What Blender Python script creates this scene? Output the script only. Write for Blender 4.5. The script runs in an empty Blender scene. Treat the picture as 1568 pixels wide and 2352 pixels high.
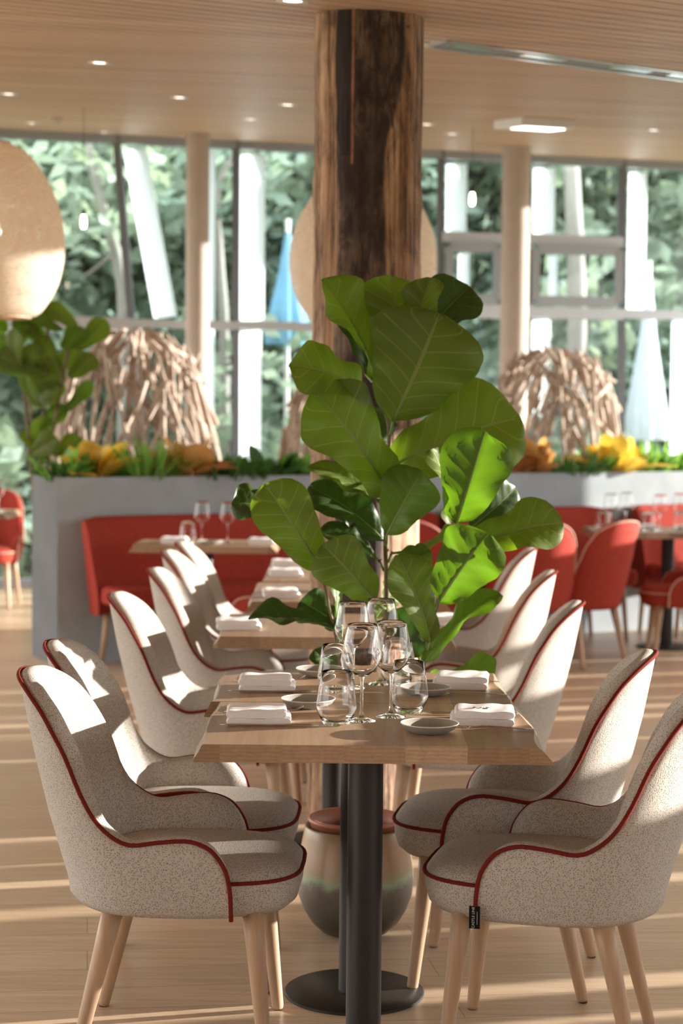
import bpy, math, random
from mathutils import Vector, Matrix

# ------------------------------------------------------------------ camera, world, sun, exposure
SC = bpy.context.scene
COL = SC.collection
F_PX, CX, CY, HZ = 4150.0, 784.0, 1176.0, 949.0
EYE = Vector((0, 0, 1.5))
FZ = -0.03                                   # finished floor level
PITCH = math.atan((CY - HZ) / F_PX)
ROLL = 0.009
fw = Vector((0, math.cos(PITCH), -math.sin(PITCH)))
up0 = Vector((0, math.sin(PITCH), math.cos(PITCH)))
rt0 = Vector((1, 0, 0))
rt = rt0 * math.cos(ROLL) + up0 * math.sin(ROLL)
up = up0 * math.cos(ROLL) - rt0 * math.sin(ROLL)
cam_d = bpy.data.cameras.new('camera')
cam = bpy.data.objects.new('camera', cam_d)
COL.objects.link(cam)
cam.matrix_world = Matrix(((rt.x, up.x, -fw.x, EYE.x), (rt.y, up.y, -fw.y, EYE.y),
                           (rt.z, up.z, -fw.z, EYE.z), (0, 0, 0, 1)))
cam_d.sensor_fit = 'VERTICAL'
cam_d.sensor_height = 36.0
cam_d.sensor_width = 24.0
cam_d.lens = F_PX / 2352.0 * 36.0
cam_d.clip_end = 200
cam_d.dof.use_dof = True
cam_d.dof.focus_distance = 4.3
cam_d.dof.aperture_fstop = 3.5
SC.camera = cam

SUN_AZ, SUN_EL, SUN_POWER = math.radians(14), math.radians(8), 9.5
WORLD_POWER = 2.6
SC.view_settings.view_transform = 'Standard'
SC.view_settings.look = 'None'
SC.view_settings.gamma = 1.0
SC.view_settings.use_curve_mapping = False
SC.view_settings.exposure = 0.95
SC.cycles.use_denoising = True
SC.cycles.sample_clamp_indirect = 6.0
SC.cycles.max_bounces = 14
SC.cycles.diffuse_bounces = 5
SC.cycles.transparent_max_bounces = 24
SC.cycles.transmission_bounces = 12
SC.cycles.glossy_bounces = 6

w = bpy.data.worlds.new('sky')
SC.world = w
w.use_nodes = True
bg = w.node_tree.nodes['Background']
bg.inputs[0].default_value = (1.0, 0.965, 0.92, 1)
bg.inputs[1].default_value = WORLD_POWER

sun_d = bpy.data.lights.new('sun', 'SUN')
sun_d.energy = SUN_POWER
sun_d.angle = math.radians(0.6)
sun_d.color = (1.0, 0.93, 0.84)
sun = bpy.data.objects.new('sun', sun_d)
COL.objects.link(sun)
sdir = Vector((-math.cos(SUN_AZ) * math.cos(SUN_EL), -math.sin(SUN_AZ) * math.cos(SUN_EL), -math.sin(SUN_EL)))
sun.rotation_euler = sdir.to_track_quat('-Z', 'Y').to_euler()
sun.location = (12, 6, 6)


def ray(px, py):
    return fw + rt * ((px - CX) / F_PX) + up * ((CY - py) / F_PX)


def at(px, py, Y):
    d = ray(px, py)
    return EYE + d * (Y / d.y)


def on_z(px, py, z):
    d = ray(px, py)
    return EYE + d * ((z - EYE.z) / d.z)


def ceil_h(X, Y):
    return 3.0 - 0.0299 * (X - 0.087) + 0.0923 * (Y - 6.93)


def on_ceil(px, py):
    d = ray(px, py)
    a = EYE.z - 3.0 - 0.0299 * 0.087 + 0.0923 * 6.93
    t = -a / (d.z + 0.0299 * d.x - 0.0923 * d.y)
    return EYE + d * t


# ------------------------------------------------------------------ material helpers
def mat(name):
    m = bpy.data.materials.new(name)
    m.use_nodes = True
    nt = m.node_tree
    return m, nt, nt.nodes['Principled BSDF']


def nd(nt, typ, **kw):
    n = nt.nodes.new(typ)
    for k, v in kw.items():
        if k.startswith('i_'):
            key = k[2:]
            key = int(key) if key.isdigit() else key.replace('_', ' ')
            n.inputs[key].default_value = v
        else:
            setattr(n, k, v)
    return n


def coords(nt, scale=(1, 1, 1), rot=(0, 0, 0), kind='Object'):
    tc = nd(nt, 'ShaderNodeTexCoord')
    mp = nd(nt, 'ShaderNodeMapping')
    mp.inputs['Scale'].default_value = scale
    mp.inputs['Rotation'].default_value = rot
    nt.links.new(tc.outputs[kind], mp.inputs['Vector'])
    return mp.outputs['Vector']


def ramp(nt, fac, stops):
    r = nd(nt, 'ShaderNodeValToRGB')
    e = r.color_ramp.elements
    while len(e) < len(stops):
        e.new(0.5)
    for el, (p, c) in zip(e, stops):
        el.position = p
        el.color = (c[0], c[1], c[2], 1)
    nt.links.new(fac, r.inputs['Fac'])
    return r.outputs['Color']


def noise(nt, vec, scale=5, detail=3, rough=0.5, dist=0.0):
    n = nd(nt, 'ShaderNodeTexNoise')
    n.inputs['Scale'].default_value = scale
    n.inputs['Detail'].default_value = detail
    n.inputs['Roughness'].default_value = rough
    n.inputs['Distortion'].default_value = dist
    nt.links.new(vec, n.inputs['Vector'])
    return n.outputs['Fac']


def mixc(nt, fac, a, b, mode='MIX'):
    n = nd(nt, 'ShaderNodeMix', data_type='RGBA', blend_type=mode)
    for key, v in (('Factor', fac), ('A', a), ('B', b)):
        s = [i for i in n.inputs if i.name == key and (i.type == 'RGBA' or key == 'Factor')][0]
        if hasattr(v, 'is_linked') or hasattr(v, 'links'):
            nt.links.new(v, s)
        elif isinstance(v, (tuple, list)):
            s.default_value = (v[0], v[1], v[2], 1)
        else:
            s.default_value = v
    return [o for o in n.outputs if o.type == 'RGBA'][0]


def math_n(nt, op, a, b=None, c=None):
    n = nd(nt, 'ShaderNodeMath', operation=op)
    for i, v in enumerate((a, b, c)):
        if v is None:
            continue
        if hasattr(v, 'links'):
            nt.links.new(v, n.inputs[i])
        else:
            n.inputs[i].default_value = v
    return n.outputs[0]


def bump(nt, bsdf, height, strength=0.3, dist=0.002):
    b = nd(nt, 'ShaderNodeBump')
    b.inputs['Strength'].default_value = strength
    b.inputs['Distance'].default_value = dist
    nt.links.new(height, b.inputs['Height'])
    nt.links.new(b.outputs['Normal'], bsdf.inputs['Normal'])


def plain(name, col, rough=0.6, metal=0.0, var=0.0, scale=20, spec=0.5):
    m, nt, b = mat(name)
    b.inputs['Roughness'].default_value = rough
    b.inputs['Metallic'].default_value = metal
    b.inputs['Specular IOR Level'].default_value = spec
    if var:
        f = noise(nt, coords(nt), scale, 4)
        c = ramp(nt, f, [(0.3, [x * (1 - var) for x in col]), (0.7, [min(1, x * (1 + var)) for x in col])])
        nt.links.new(c, b.inputs['Base Color'])
    else:
        f = noise(nt, coords(nt), scale, 2)
        c = ramp(nt, f, [(0.0, [x * 0.96 for x in col]), (1.0, col)])
        nt.links.new(c, b.inputs['Base Color'])
    return m


def fabric(name, light, dark, pitch=260, streak=0.25):
    m, nt, b = mat(name)
    b.inputs['Roughness'].default_value = 0.95
    b.inputs['Specular IOR Level'].default_value = 0.15
    v = nd(nt, 'ShaderNodeTexVoronoi')
    v.inputs['Scale'].default_value = pitch
    v.inputs['Randomness'].default_value = 0.9
    nt.links.new(coords(nt), v.inputs['Vector'])
    dots = ramp(nt, v.outputs['Distance'], [(0.12, (1, 1, 1)), (0.42, (0, 0, 0))])
    st = noise(nt, coords(nt, (1.6, 1.6, 0.35)), 190, 2)
    stc = ramp(nt, st, [(0.40, (0, 0, 0)), (0.62, (1, 1, 1))])
    a = mixc(nt, dots, light, dark)
    mid = [(x + y) / 2 for x, y in zip(light, dark)]
    f2 = math_n(nt, 'MULTIPLY', stc, streak)
    c = mixc(nt, f2, a, mid)
    nt.links.new(c, b.inputs['Base Color'])
    inv = math_n(nt, 'SUBTRACT', 1.0, dots)
    bump(nt, b, inv, 0.55, 0.0015)
    return m


def wood(name, c1, c2, axis_scale=(30, 30, 2), rough=0.45, bumps=0.15):
    m, nt, b = mat(name)
    b.inputs['Roughness'].default_value = rough
    f = noise(nt, coords(nt, axis_scale), 1.0, 5, 0.6, 0.4)
    c = ramp(nt, f, [(0.3, c1), (0.7, c2)])
    nt.links.new(c, b.inputs['Base Color'])
    bump(nt, b, f, bumps, 0.001)
    return m


def stave_wood(name, cols, width=0.14, rough=0.42):
    """butcher-block oak: staves along Y, end grain on the end faces"""
    m, nt, b = mat(name)
    b.inputs['Roughness'].default_value = rough
    vec = coords(nt)
    sep = nd(nt, 'ShaderNodeSeparateXYZ')
    nt.links.new(vec, sep.inputs[0])
    xi = math_n(nt, 'FLOOR', math_n(nt, 'DIVIDE', math_n(nt, 'ADD', sep.outputs['X'], 5.03), width))
    wn = nd(nt, 'ShaderNodeTexWhiteNoise', noise_dimensions='1D')
    nt.links.new(xi, wn.inputs['W'])
    base = ramp(nt, wn.outputs['Value'], [(0.0, cols[0]), (0.5, cols[1]), (1.0, cols[2])])
    off = nd(nt, 'ShaderNodeCombineXYZ')
    nt.links.new(math_n(nt, 'MULTIPLY', xi, 3.7), off.inputs['Z'])
    add = nd(nt, 'ShaderNodeVectorMath', operation='ADD')
    nt.links.new(vec, add.inputs[0])
    nt.links.new(off.outputs[0], add.inputs[1])
    mp = nd(nt, 'ShaderNodeMapping')
    mp.inputs['Scale'].default_value = (55, 4, 55)
    nt.links.new(add.outputs[0], mp.inputs['Vector'])
    g = noise(nt, mp.outputs[0], 1.0, 5, 0.65, 0.6)
    # growth rings, seen as arcs on the end grain
    wv = nd(nt, 'ShaderNodeTexWave', wave_type='RINGS', rings_direction='Y')
    wv.inputs['Scale'].default_value = 34
    wv.inputs['Distortion'].default_value = 3.0
    wv.inputs['Detail'].default_value = 2
    mp2 = nd(nt, 'ShaderNodeMapping')
    mp2.inputs['Scale'].default_value = (1, 0.08, 1)
    nt.links.new(add.outputs[0], mp2.inputs['Vector'])
    nt.links.new(mp2.outputs[0], wv.inputs['Vector'])
    gg = math_n(nt, 'ADD', math_n(nt, 'MULTIPLY', g, 0.7), math_n(nt, 'MULTIPLY', wv.outputs['Fac'], 0.18))
    shade = ramp(nt, gg, [(0.25, (0.72, 0.68, 0.64)), (0.65, (1.05, 1.04, 1.03))])
    c = mixc(nt, 1.0, base, shade, 'MULTIPLY')
    nt.links.new(c, b.inputs['Base Color'])
    bump(nt, b, g, 0.08, 0.0008)
    return m


def glass_mat(name, tint=(1, 1, 1), power=3.5, gain=0.8, rough=0.01):
    m, nt, b = mat(name)
    nt.nodes.remove(b)
    out = nt.nodes['Material Output']
    tr = nd(nt, 'ShaderNodeBsdfTransparent')
    tr.inputs[0].default_value = (*tint, 1)
    gl = nd(nt, 'ShaderNodeBsdfGlossy')
    gl.inputs['Roughness'].default_value = rough
    lw = nd(nt, 'ShaderNodeLayerWeight')
    lw.inputs['Blend'].default_value = 0.5
    mx = nd(nt, 'ShaderNodeMixShader')
    fac = math_n(nt, 'ADD', 0.025, math_n(nt, 'MULTIPLY', math_n(nt, 'POWER', lw.outputs['Facing'], power), gain))
    nt.links.new(fac, mx.inputs[0])
    nt.links.new(tr.outputs[0], mx.inputs[1])
    nt.links.new(gl.outputs[0], mx.inputs[2])
    nt.links.new(mx.outputs[0], out.inputs['Surface'])
    return m


def drink_glass():
    m, nt, b = mat('clear drinking glass')
    b.inputs['Base Color'].default_value = (1, 1, 1, 1)
    b.inputs['Roughness'].default_value = 0.0
    b.inputs['IOR'].default_value = 1.32
    b.inputs['Transmission Weight'].default_value = 1.0
    return m


def leaf_mat(name, top, back, trans, vein, tw=0.42, rough=0.38):
    m, nt, b = mat(name)
    out = nt.nodes['Material Output']
    uv = nd(nt, 'ShaderNodeTexCoord').outputs['UV']
    sep = nd(nt, 'ShaderNodeSeparateXYZ')
    nt.links.new(uv, sep.inputs[0])
    u, v = sep.outputs['X'], sep.outputs['Y']
    av = math_n(nt, 'ABSOLUTE', v)
    mid = math_n(nt, 'LESS_THAN', av, math_n(nt, 'SUBTRACT', 0.055, math_n(nt, 'MULTIPLY', u, 0.035)))
    vv = math_n(nt, 'POWER', av, 0.8)
    q = math_n(nt, 'MULTIPLY', math_n(nt, 'SUBTRACT', u, math_n(nt, 'MULTIPLY', vv, 0.20)), 7.0)
    fr = math_n(nt, 'ABSOLUTE', math_n(nt, 'SUBTRACT', math_n(nt, 'FRACT', q), 0.5))
    lat = math_n(nt, 'LESS_THAN', fr, 0.035)
    lat = math_n(nt, 'MULTIPLY', lat, math_n(nt, 'LESS_THAN', av, 0.93))
    vn = math_n(nt, 'MAXIMUM', mid, math_n(nt, 'MULTIPLY', lat, 0.75))
    nz = noise(nt, coords(nt), 14, 3)
    topc = ramp(nt, nz, [(0.3, [x * 0.82 for x in top]), (0.7, [x * 1.15 for x in top])])
    geo = nd(nt, 'ShaderNodeNewGeometry')
    sidec = mixc(nt, geo.outputs['Backfacing'], topc, back)
    c = mixc(nt, vn, sidec, vein)
    nt.links.new(c, b.inputs['Base Color'])
    b.inputs['Roughness'].default_value = rough
    b.inputs['Specular IOR Level'].default_value = 0.4
    bump(nt, b, math_n(nt, 'SUBTRACT', 1.0, vn), 0.35, 0.003)
    t = nd(nt, 'ShaderNodeBsdfTranslucent')
    tc = mixc(nt, vn, trans, [x * 0.7 for x in trans])
    nt.links.new(tc, t.inputs['Color'])
    mx = nd(nt, 'ShaderNodeMixShader')
    mx.inputs[0].default_value = tw
    nt.links.new(b.outputs[0], mx.inputs[1])
    nt.links.new(t.outputs[0], mx.inputs[2])
    nt.links.new(mx.outputs[0], out.inputs['Surface'])
    return m


def thin_mat(name, col, trans, tw=0.4, rough=0.6, var=0.35, scale=6):
    m, nt, b = mat(name)
    out = nt.nodes['Material Output']
    nz = noise(nt, coords(nt), scale, 3)
    c = ramp(nt, nz, [(0.3, [x * (1 - var) for x in col]), (0.7, [min(1, x * (1 + var)) for x in col])])
    nt.links.new(c, b.inputs['Base Color'])
    b.inputs['Roughness'].default_value = rough
    t = nd(nt, 'ShaderNodeBsdfTranslucent')
    t.inputs['Color'].default_value = (*trans, 1)
    mx = nd(nt, 'ShaderNodeMixShader')
    mx.inputs[0].default_value = tw
    nt.links.new(b.outputs[0], mx.inputs[1])
    nt.links.new(t.outputs[0], mx.inputs[2])
    nt.links.new(mx.outputs[0], out.inputs['Surface'])
    return m


def emit(name, col, power):
    m, nt, b = mat(name)
    b.inputs['Base Color'].default_value = (*col, 1)
    b.inputs['Emission Color'].default_value = (*col, 1)
    b.inputs['Emission Strength'].default_value = power
    return m


# ------------------------------------------------------------------ materials
M = {}
M['fabric'] = fabric('oatmeal weave', (0.50, 0.46, 0.41), (0.13, 0.105, 0.08))
M['piping'] = fabric('rust red cord', (0.17, 0.020, 0.013), (0.07, 0.009, 0.006), 420, 0.1)
M['beech'] = wood('pale beech', (0.37, 0.235, 0.145), (0.48, 0.325, 0.21), (40, 40, 3))
M['glide'] = plain('black glide', (0.03, 0.03, 0.03), 0.5)
M['red'] = plain('red wool', (0.31, 0.042, 0.028), 0.9, var=0.2, scale=90, spec=0.15)
M['tan_cord'] = plain('tan cord', (0.55, 0.33, 0.25), 0.8)
M['oak'] = stave_wood('oak block', [(0.29, 0.18, 0.105), (0.41, 0.275, 0.175), (0.53, 0.38, 0.26)])
M['steel'] = plain('black powder coated steel', (0.022, 0.020, 0.018), 0.42, 0.3, spec=0.5)
M['napkin'] = plain('white linen', (0.80, 0.77, 0.77), 0.9, scale=200, var=0.03)
M['plate'] = plain('grey stoneware', (0.30, 0.285, 0.25), 0.45, var=0.06, scale=120)
M['plate_rim'] = plain('pale glazed rim', (0.62, 0.59, 0.53), 0.5)
M['cutlery'] = plain('brushed steel', (0.55, 0.50, 0.44), 0.22, 1.0)
M['glass'] = drink_glass()
M['pane'] = glass_mat('window pane', (0.84, 0.95, 0.965), 5.0, 0.7)
M['concrete'] = plain('blue grey cladding', (0.30, 0.345, 0.37), 0.75, var=0.10, scale=5)
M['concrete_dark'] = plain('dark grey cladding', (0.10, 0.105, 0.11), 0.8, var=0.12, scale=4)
M['soil'] = plain('soil', (0.06, 0.04, 0.025), 0.95, var=0.4, scale=60)
M['column'] = plain('pale concrete', (0.46, 0.39, 0.345), 0.85, var=0.06, scale=8)
M['frame'] = plain('grey aluminium', (0.32, 0.36, 0.41), 0.5, 0.2)
M['frame_lit'] = plain('lit grey aluminium', (0.50, 0.54, 0.60), 0.4, 0.3)  # window rails: light on their tops is put into this paler colour
M['fin'] = thin_mat('white translucent fin', (0.85, 0.86, 0.87), (0.94, 0.96, 0.98), 0.75, 0.7, 0.03)
M['wall'] = plain('grey plaster', (0.55, 0.53, 0.50), 0.9)
M['driftwood'] = wood('driftwood', (0.30, 0.225, 0.17), (0.60, 0.50, 0.42), (14, 14, 14), 0.85)
M['terracotta'] = plain('terracotta plastic', (0.50, 0.20, 0.13), 0.45)
M['stem'] = wood('young bark', (0.10, 0.075, 0.04), (0.22, 0.17, 0.09), (60, 60, 10), 0.8)
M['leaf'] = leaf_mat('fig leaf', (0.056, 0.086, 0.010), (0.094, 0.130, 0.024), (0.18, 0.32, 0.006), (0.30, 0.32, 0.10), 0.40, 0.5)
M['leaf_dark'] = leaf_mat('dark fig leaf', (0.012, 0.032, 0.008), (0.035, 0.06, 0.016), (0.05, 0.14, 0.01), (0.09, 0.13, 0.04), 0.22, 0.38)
M['leaf_new'] = leaf_mat('bright fig leaf', (0.055, 0.12, 0.010), (0.09, 0.16, 0.022), (0.125, 0.27, 0.006), (0.20, 0.28, 0.06), 0.45, 0.45)
M['grass_leaf'] = thin_mat('green blades', (0.13, 0.30, 0.06), (0.30, 0.60, 0.08), 0.35)
M['fern_leaf'] = thin_mat('deep green blades', (0.045, 0.13, 0.03), (0.12, 0.32, 0.05), 0.3)
M['yellow_leaf'] = thin_mat('yellow leaf', (0.80, 0.55, 0.09), (0.9, 0.65, 0.08), 0.35, 0.5, 0.35, 9)
M['rust_leaf'] = thin_mat('rusty leaf', (0.52, 0.28, 0.10), (0.75, 0.42, 0.12), 0.3, 0.5, 0.4, 9)
M['tree_leaf'] = thin_mat('tree foliage', (0.29, 0.365, 0.295), (0.46, 0.55, 0.36), 0.3, 0.6, 0.65, 1.1)
M['tree_leaf_dark'] = thin_mat('dark tree foliage', (0.20, 0.275, 0.235), (0.36, 0.45, 0.31), 0.3, 0.6, 0.65, 1.1)
M['bark'] = wood('grey bark', (0.20, 0.19, 0.18), (0.36, 0.34, 0.32), (6, 6, 1.2), 0.9)
M['ground'] = plain('dry lawn', (0.13, 0.15, 0.08), 0.95, var=0.4, scale=0.8)
M['hill'] = plain('overgrown slope', (0.20, 0.27, 0.21), 0.95, var=0.6, scale=1.1)
M['parasol_blue'] = thin_mat('blue parasol cloth', (0.25, 0.45, 0.62), (0.35, 0.65, 0.85), 0.4, 0.8, 0.08)
M['parasol_white'] = thin_mat('white parasol cloth', (0.66, 0.70, 0.76), (0.7, 0.75, 0.82), 0.4, 0.8, 0.08)
M['white_metal'] = plain('white enamel', (0.75, 0.74, 0.72), 0.5)
M['chrome'] = plain('bright steel', (0.7, 0.7, 0.7), 0.2, 1.0)
M['lens'] = emit('lamp lens', (1.0, 0.93, 0.86), 3.0)
M['bulb'] = emit('warm bulb', (1.0, 0.86, 0.62), 14.0)
M['cord'] = plain('black cord', (0.02, 0.02, 0.02), 0.7)
M['tag'] = plain('black woven tag', (0.010, 0.010, 0.011), 0.9, spec=0.1)
M['thread'] = plain('grey thread', (0.5, 0.5, 0.48), 0.8)


def make_special():
    # reclaimed timber post
    m, nt, b = mat('reclaimed timber')
    b.inputs['Roughness'].default_value = 0.75
    vec = coords(nt)
    sep = nd(nt, 'ShaderNodeSeparateXYZ')
    nt.links.new(vec, sep.inputs[0])
    g = noise(nt, coords(nt, (38, 38, 1.6)), 1.0, 6, 0.65, 0.5)
    lightc = ramp(nt, g, [(0.33, (0.08, 0.038, 0.02)), (0.42, (0.32, 0.175, 0.095)), (0.55, (0.50, 0.31, 0.185)), (0.7, (0.62, 0.43, 0.28))])
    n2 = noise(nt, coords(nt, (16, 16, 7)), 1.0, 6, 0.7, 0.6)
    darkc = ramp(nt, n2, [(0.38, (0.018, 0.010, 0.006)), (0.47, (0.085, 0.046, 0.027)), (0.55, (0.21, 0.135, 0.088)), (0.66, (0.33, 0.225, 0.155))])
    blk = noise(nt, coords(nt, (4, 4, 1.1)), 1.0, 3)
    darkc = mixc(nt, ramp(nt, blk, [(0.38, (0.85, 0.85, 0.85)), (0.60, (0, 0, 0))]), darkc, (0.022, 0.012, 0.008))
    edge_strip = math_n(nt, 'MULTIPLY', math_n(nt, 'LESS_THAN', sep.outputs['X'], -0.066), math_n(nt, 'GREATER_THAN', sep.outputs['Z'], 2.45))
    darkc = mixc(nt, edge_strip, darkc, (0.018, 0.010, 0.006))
    wob = noise(nt, coords(nt, (5, 5, 1.3)), 1.0, 4)
    x = math_n(nt, 'ADD', sep.outputs['X'], math_n(nt, 'MULTIPLY', math_n(nt, 'SUBTRACT', wob, 0.5), 0.13))
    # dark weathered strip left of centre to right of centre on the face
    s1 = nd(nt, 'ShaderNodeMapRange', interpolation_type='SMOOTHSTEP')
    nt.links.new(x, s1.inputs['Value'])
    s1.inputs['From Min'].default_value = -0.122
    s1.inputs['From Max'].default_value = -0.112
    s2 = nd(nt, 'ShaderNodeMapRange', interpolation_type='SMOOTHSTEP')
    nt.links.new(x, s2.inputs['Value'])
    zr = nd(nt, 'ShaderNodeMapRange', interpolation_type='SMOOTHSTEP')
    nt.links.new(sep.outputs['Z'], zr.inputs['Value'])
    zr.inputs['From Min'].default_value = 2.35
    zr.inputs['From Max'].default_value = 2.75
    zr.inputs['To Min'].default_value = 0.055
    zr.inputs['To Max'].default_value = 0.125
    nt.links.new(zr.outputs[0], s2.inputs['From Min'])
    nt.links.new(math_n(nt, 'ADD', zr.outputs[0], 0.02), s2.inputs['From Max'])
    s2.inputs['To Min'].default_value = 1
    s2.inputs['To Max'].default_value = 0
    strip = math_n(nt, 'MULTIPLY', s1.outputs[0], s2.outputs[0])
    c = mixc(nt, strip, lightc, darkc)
    # narrow orange split line
    near = math_n(nt, 'LESS_THAN', math_n(nt, 'ABSOLUTE', math_n(nt, 'ADD', sep.outputs['X'], math_n(nt, 'ADD', 0.053, math_n(nt, 'MULTIPLY', wob, 0.012)))), 0.005)
    near = math_n(nt, 'MULTIPLY', near, math_n(nt, 'GREATER_THAN', sep.outputs['Z'], 2.42))
    c = mixc(nt, near, c, (0.36, 0.16, 0.07))
    crack = noise(nt, coords(nt, (26, 26, 0.55)), 1.0, 4, 0.6, 0.8)
    crk = ramp(nt, crack, [(0.455, (0, 0, 0)), (0.475, (0.85, 0.85, 0.85)), (0.49, (0.85, 0.85, 0.85)), (0.505, (0, 0, 0))])
    c = mixc(nt, crk, c, (0.04, 0.020, 0.011))
    stain = noise(nt, coords(nt, (11, 11, 5)), 1.0, 6, 0.7, 0.5)
    c = mixc(nt, 1.0, c, ramp(nt, stain, [(0.36, (0.42, 0.38, 0.36)), (0.56, (1.0, 1.0, 1.0)), (0.75, (1.25, 1.25, 1.28))]), 'MULTIPLY')
    v = nd(nt, 'ShaderNodeTexVoronoi')
    v.inputs['Scale'].default_value = 13
    nt.links.new(vec, v.inputs['Vector'])
    hole = math_n(nt, 'LESS_THAN', v.outputs['Distance'], 0.06)
    c = mixc(nt, hole, c, (0.02, 0.012, 0.008))
    nt.links.new(c, b.inputs['Base Color'])
    bump(nt, b, g, 0.6, 0.012)
    M['timber'] = m
    # floor boards
    m, nt, b = mat('oak floor boards')
    b.inputs['Roughness'].default_value = 0.33
    vec = coords(nt, (1, 1, 1), (0, 0, math.radians(-8)))
    br = nd(nt, 'ShaderNodeTexBrick')
    br.inputs['Color1'].default_value = (0.58, 0.435, 0.295, 1)
    br.inputs['Color2'].default_value = (0.68, 0.53, 0.375, 1)
    br.inputs['Mortar'].default_value = (0.34, 0.23, 0.15, 1)
    br.inputs['Scale'].default_value = 1.0
    br.inputs['Mortar Size'].default_value = 0.0015
    br.inputs['Brick Width'].default_value = 1.9
    br.inputs['Row Height'].default_value = 0.17
    nt.links.new(vec, br.inputs['Vector'])
    g = noise(nt, coords(nt, (3, 42, 1), (0, 0, math.radians(-8))), 1.0, 5, 0.6, 0.8)
    sh = ramp(nt, g, [(0.3, (0.80, 0.77, 0.74)), (0.7, (1.08, 1.07, 1.06))])
    c = mixc(nt, 1.0, br.outputs['Color'], sh, 'MULTIPLY')
    nt.links.new(c, b.inputs['Base Color'])
    bump(nt, b, g, 0.05, 0.001)
    M['floor'] = m
    # ceiling boards
    m, nt, b = mat('cedar ceiling boards')
    b.inputs['Roughness'].default_value = 0.48
    g = noise(nt, coords(nt, (0.8, 26, 26), (0, 0, -0.53)), 1.0, 4, 0.6, 0.3)
    big = noise(nt, coords(nt, (0.25, 7.1, 1), (0, 0, -0.53)), 1.0, 1)
    c1 = ramp(nt, g, [(0.3, (0.50, 0.335, 0.225)), (0.7, (0.66, 0.47, 0.34))])
    c2 = ramp(nt, big, [(0.3, (0.80, 0.79, 0.78)), (0.7, (1.1, 1.1, 1.1))])
    nt.links.new(mixc(nt, 1.0, c1, c2, 'MULTIPLY'), b.inputs['Base Color'])
    M['ceiling'] = m
    M['ceiling_gap'] = plain('ceiling shadow gap', (0.05, 0.03, 0.02), 0.9)
    # glazed pot
    m, nt, b = mat('reactive glaze')
    b.inputs['Roughness'].default_value = 0.3
    sep = nd(nt, 'ShaderNodeSeparateXYZ')
    nt.links.new(coords(nt), sep.inputs[0])
    nz = noise(nt, coords(nt), 16, 5, 0.65)
    z = math_n(nt, 'ADD', math_n(nt, 'DIVIDE', sep.outputs['Z'], 0.30), math_n(nt, 'MULTIPLY', math_n(nt, 'SUBTRACT', nz, 0.5), 0.22))
    c = ramp(nt, z, [(0.0, (0.035, 0.032, 0.026)), (0.25, (0.10, 0.09, 0.072)), (0.42, (0.14, 0.115, 0.085)),
                     (0.49, (0.27, 0.34, 0.22)), (0.56, (0.34, 0.25, 0.13)), (0.75, (0.42, 0.25, 0.13)), (1.0, (0.36, 0.27, 0.15))])
    nt.links.new(c, b.inputs['Base Color'])
    M['glaze'] = m
    # woven lamp shade: cane strands with gaps
    m, nt, b = mat('woven cane')
    out = nt.nodes['Material Output']
    b.inputs['Roughness'].default_value = 0.7
    v = noise(nt, coords(nt, (60, 60, 9)), 1.0, 3, 0.6, 1.5)
    v2 = noise(nt, coords(nt, (14, 14, 70)), 1.0, 3, 0.6, 1.0)
    c = ramp(nt, v, [(0.3, (0.66, 0.52, 0.40)), (0.7, (0.92, 0.83, 0.72))])
    nt.links.new(c, b.inputs['Base Color'])
    t = nd(nt, 'ShaderNodeBsdfTranslucent')
    t.inputs['Color'].default_value = (0.92, 0.80, 0.64, 1)
    mx = nd(nt, 'ShaderNodeMixShader')
    mx.inputs[0].default_value = 0.42
    nt.links.new(b.outputs[0], mx.inputs[1])
    nt.links.new(t.outputs[0], mx.inputs[2])
    tp = nd(nt, 'ShaderNodeBsdfTransparent')
    gap = math_n(nt, 'MULTIPLY', math_n(nt, 'GREATER_THAN', v, 0.52), math_n(nt, 'GREATER_THAN', v2, 0.52))
    mx2 = nd(nt, 'ShaderNodeMixShader')
    nt.links.new(math_n(nt, 'MULTIPLY', gap, 0.7), mx2.inputs[0])
    nt.links.new(mx.outputs[0], mx2.inputs[1])
    nt.links.new(tp.outputs[0], mx2.inputs[2])
    nt.links.new(mx2.outputs[0], out.inputs['Surface'])
    M['cane'] = m


make_special()

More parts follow.
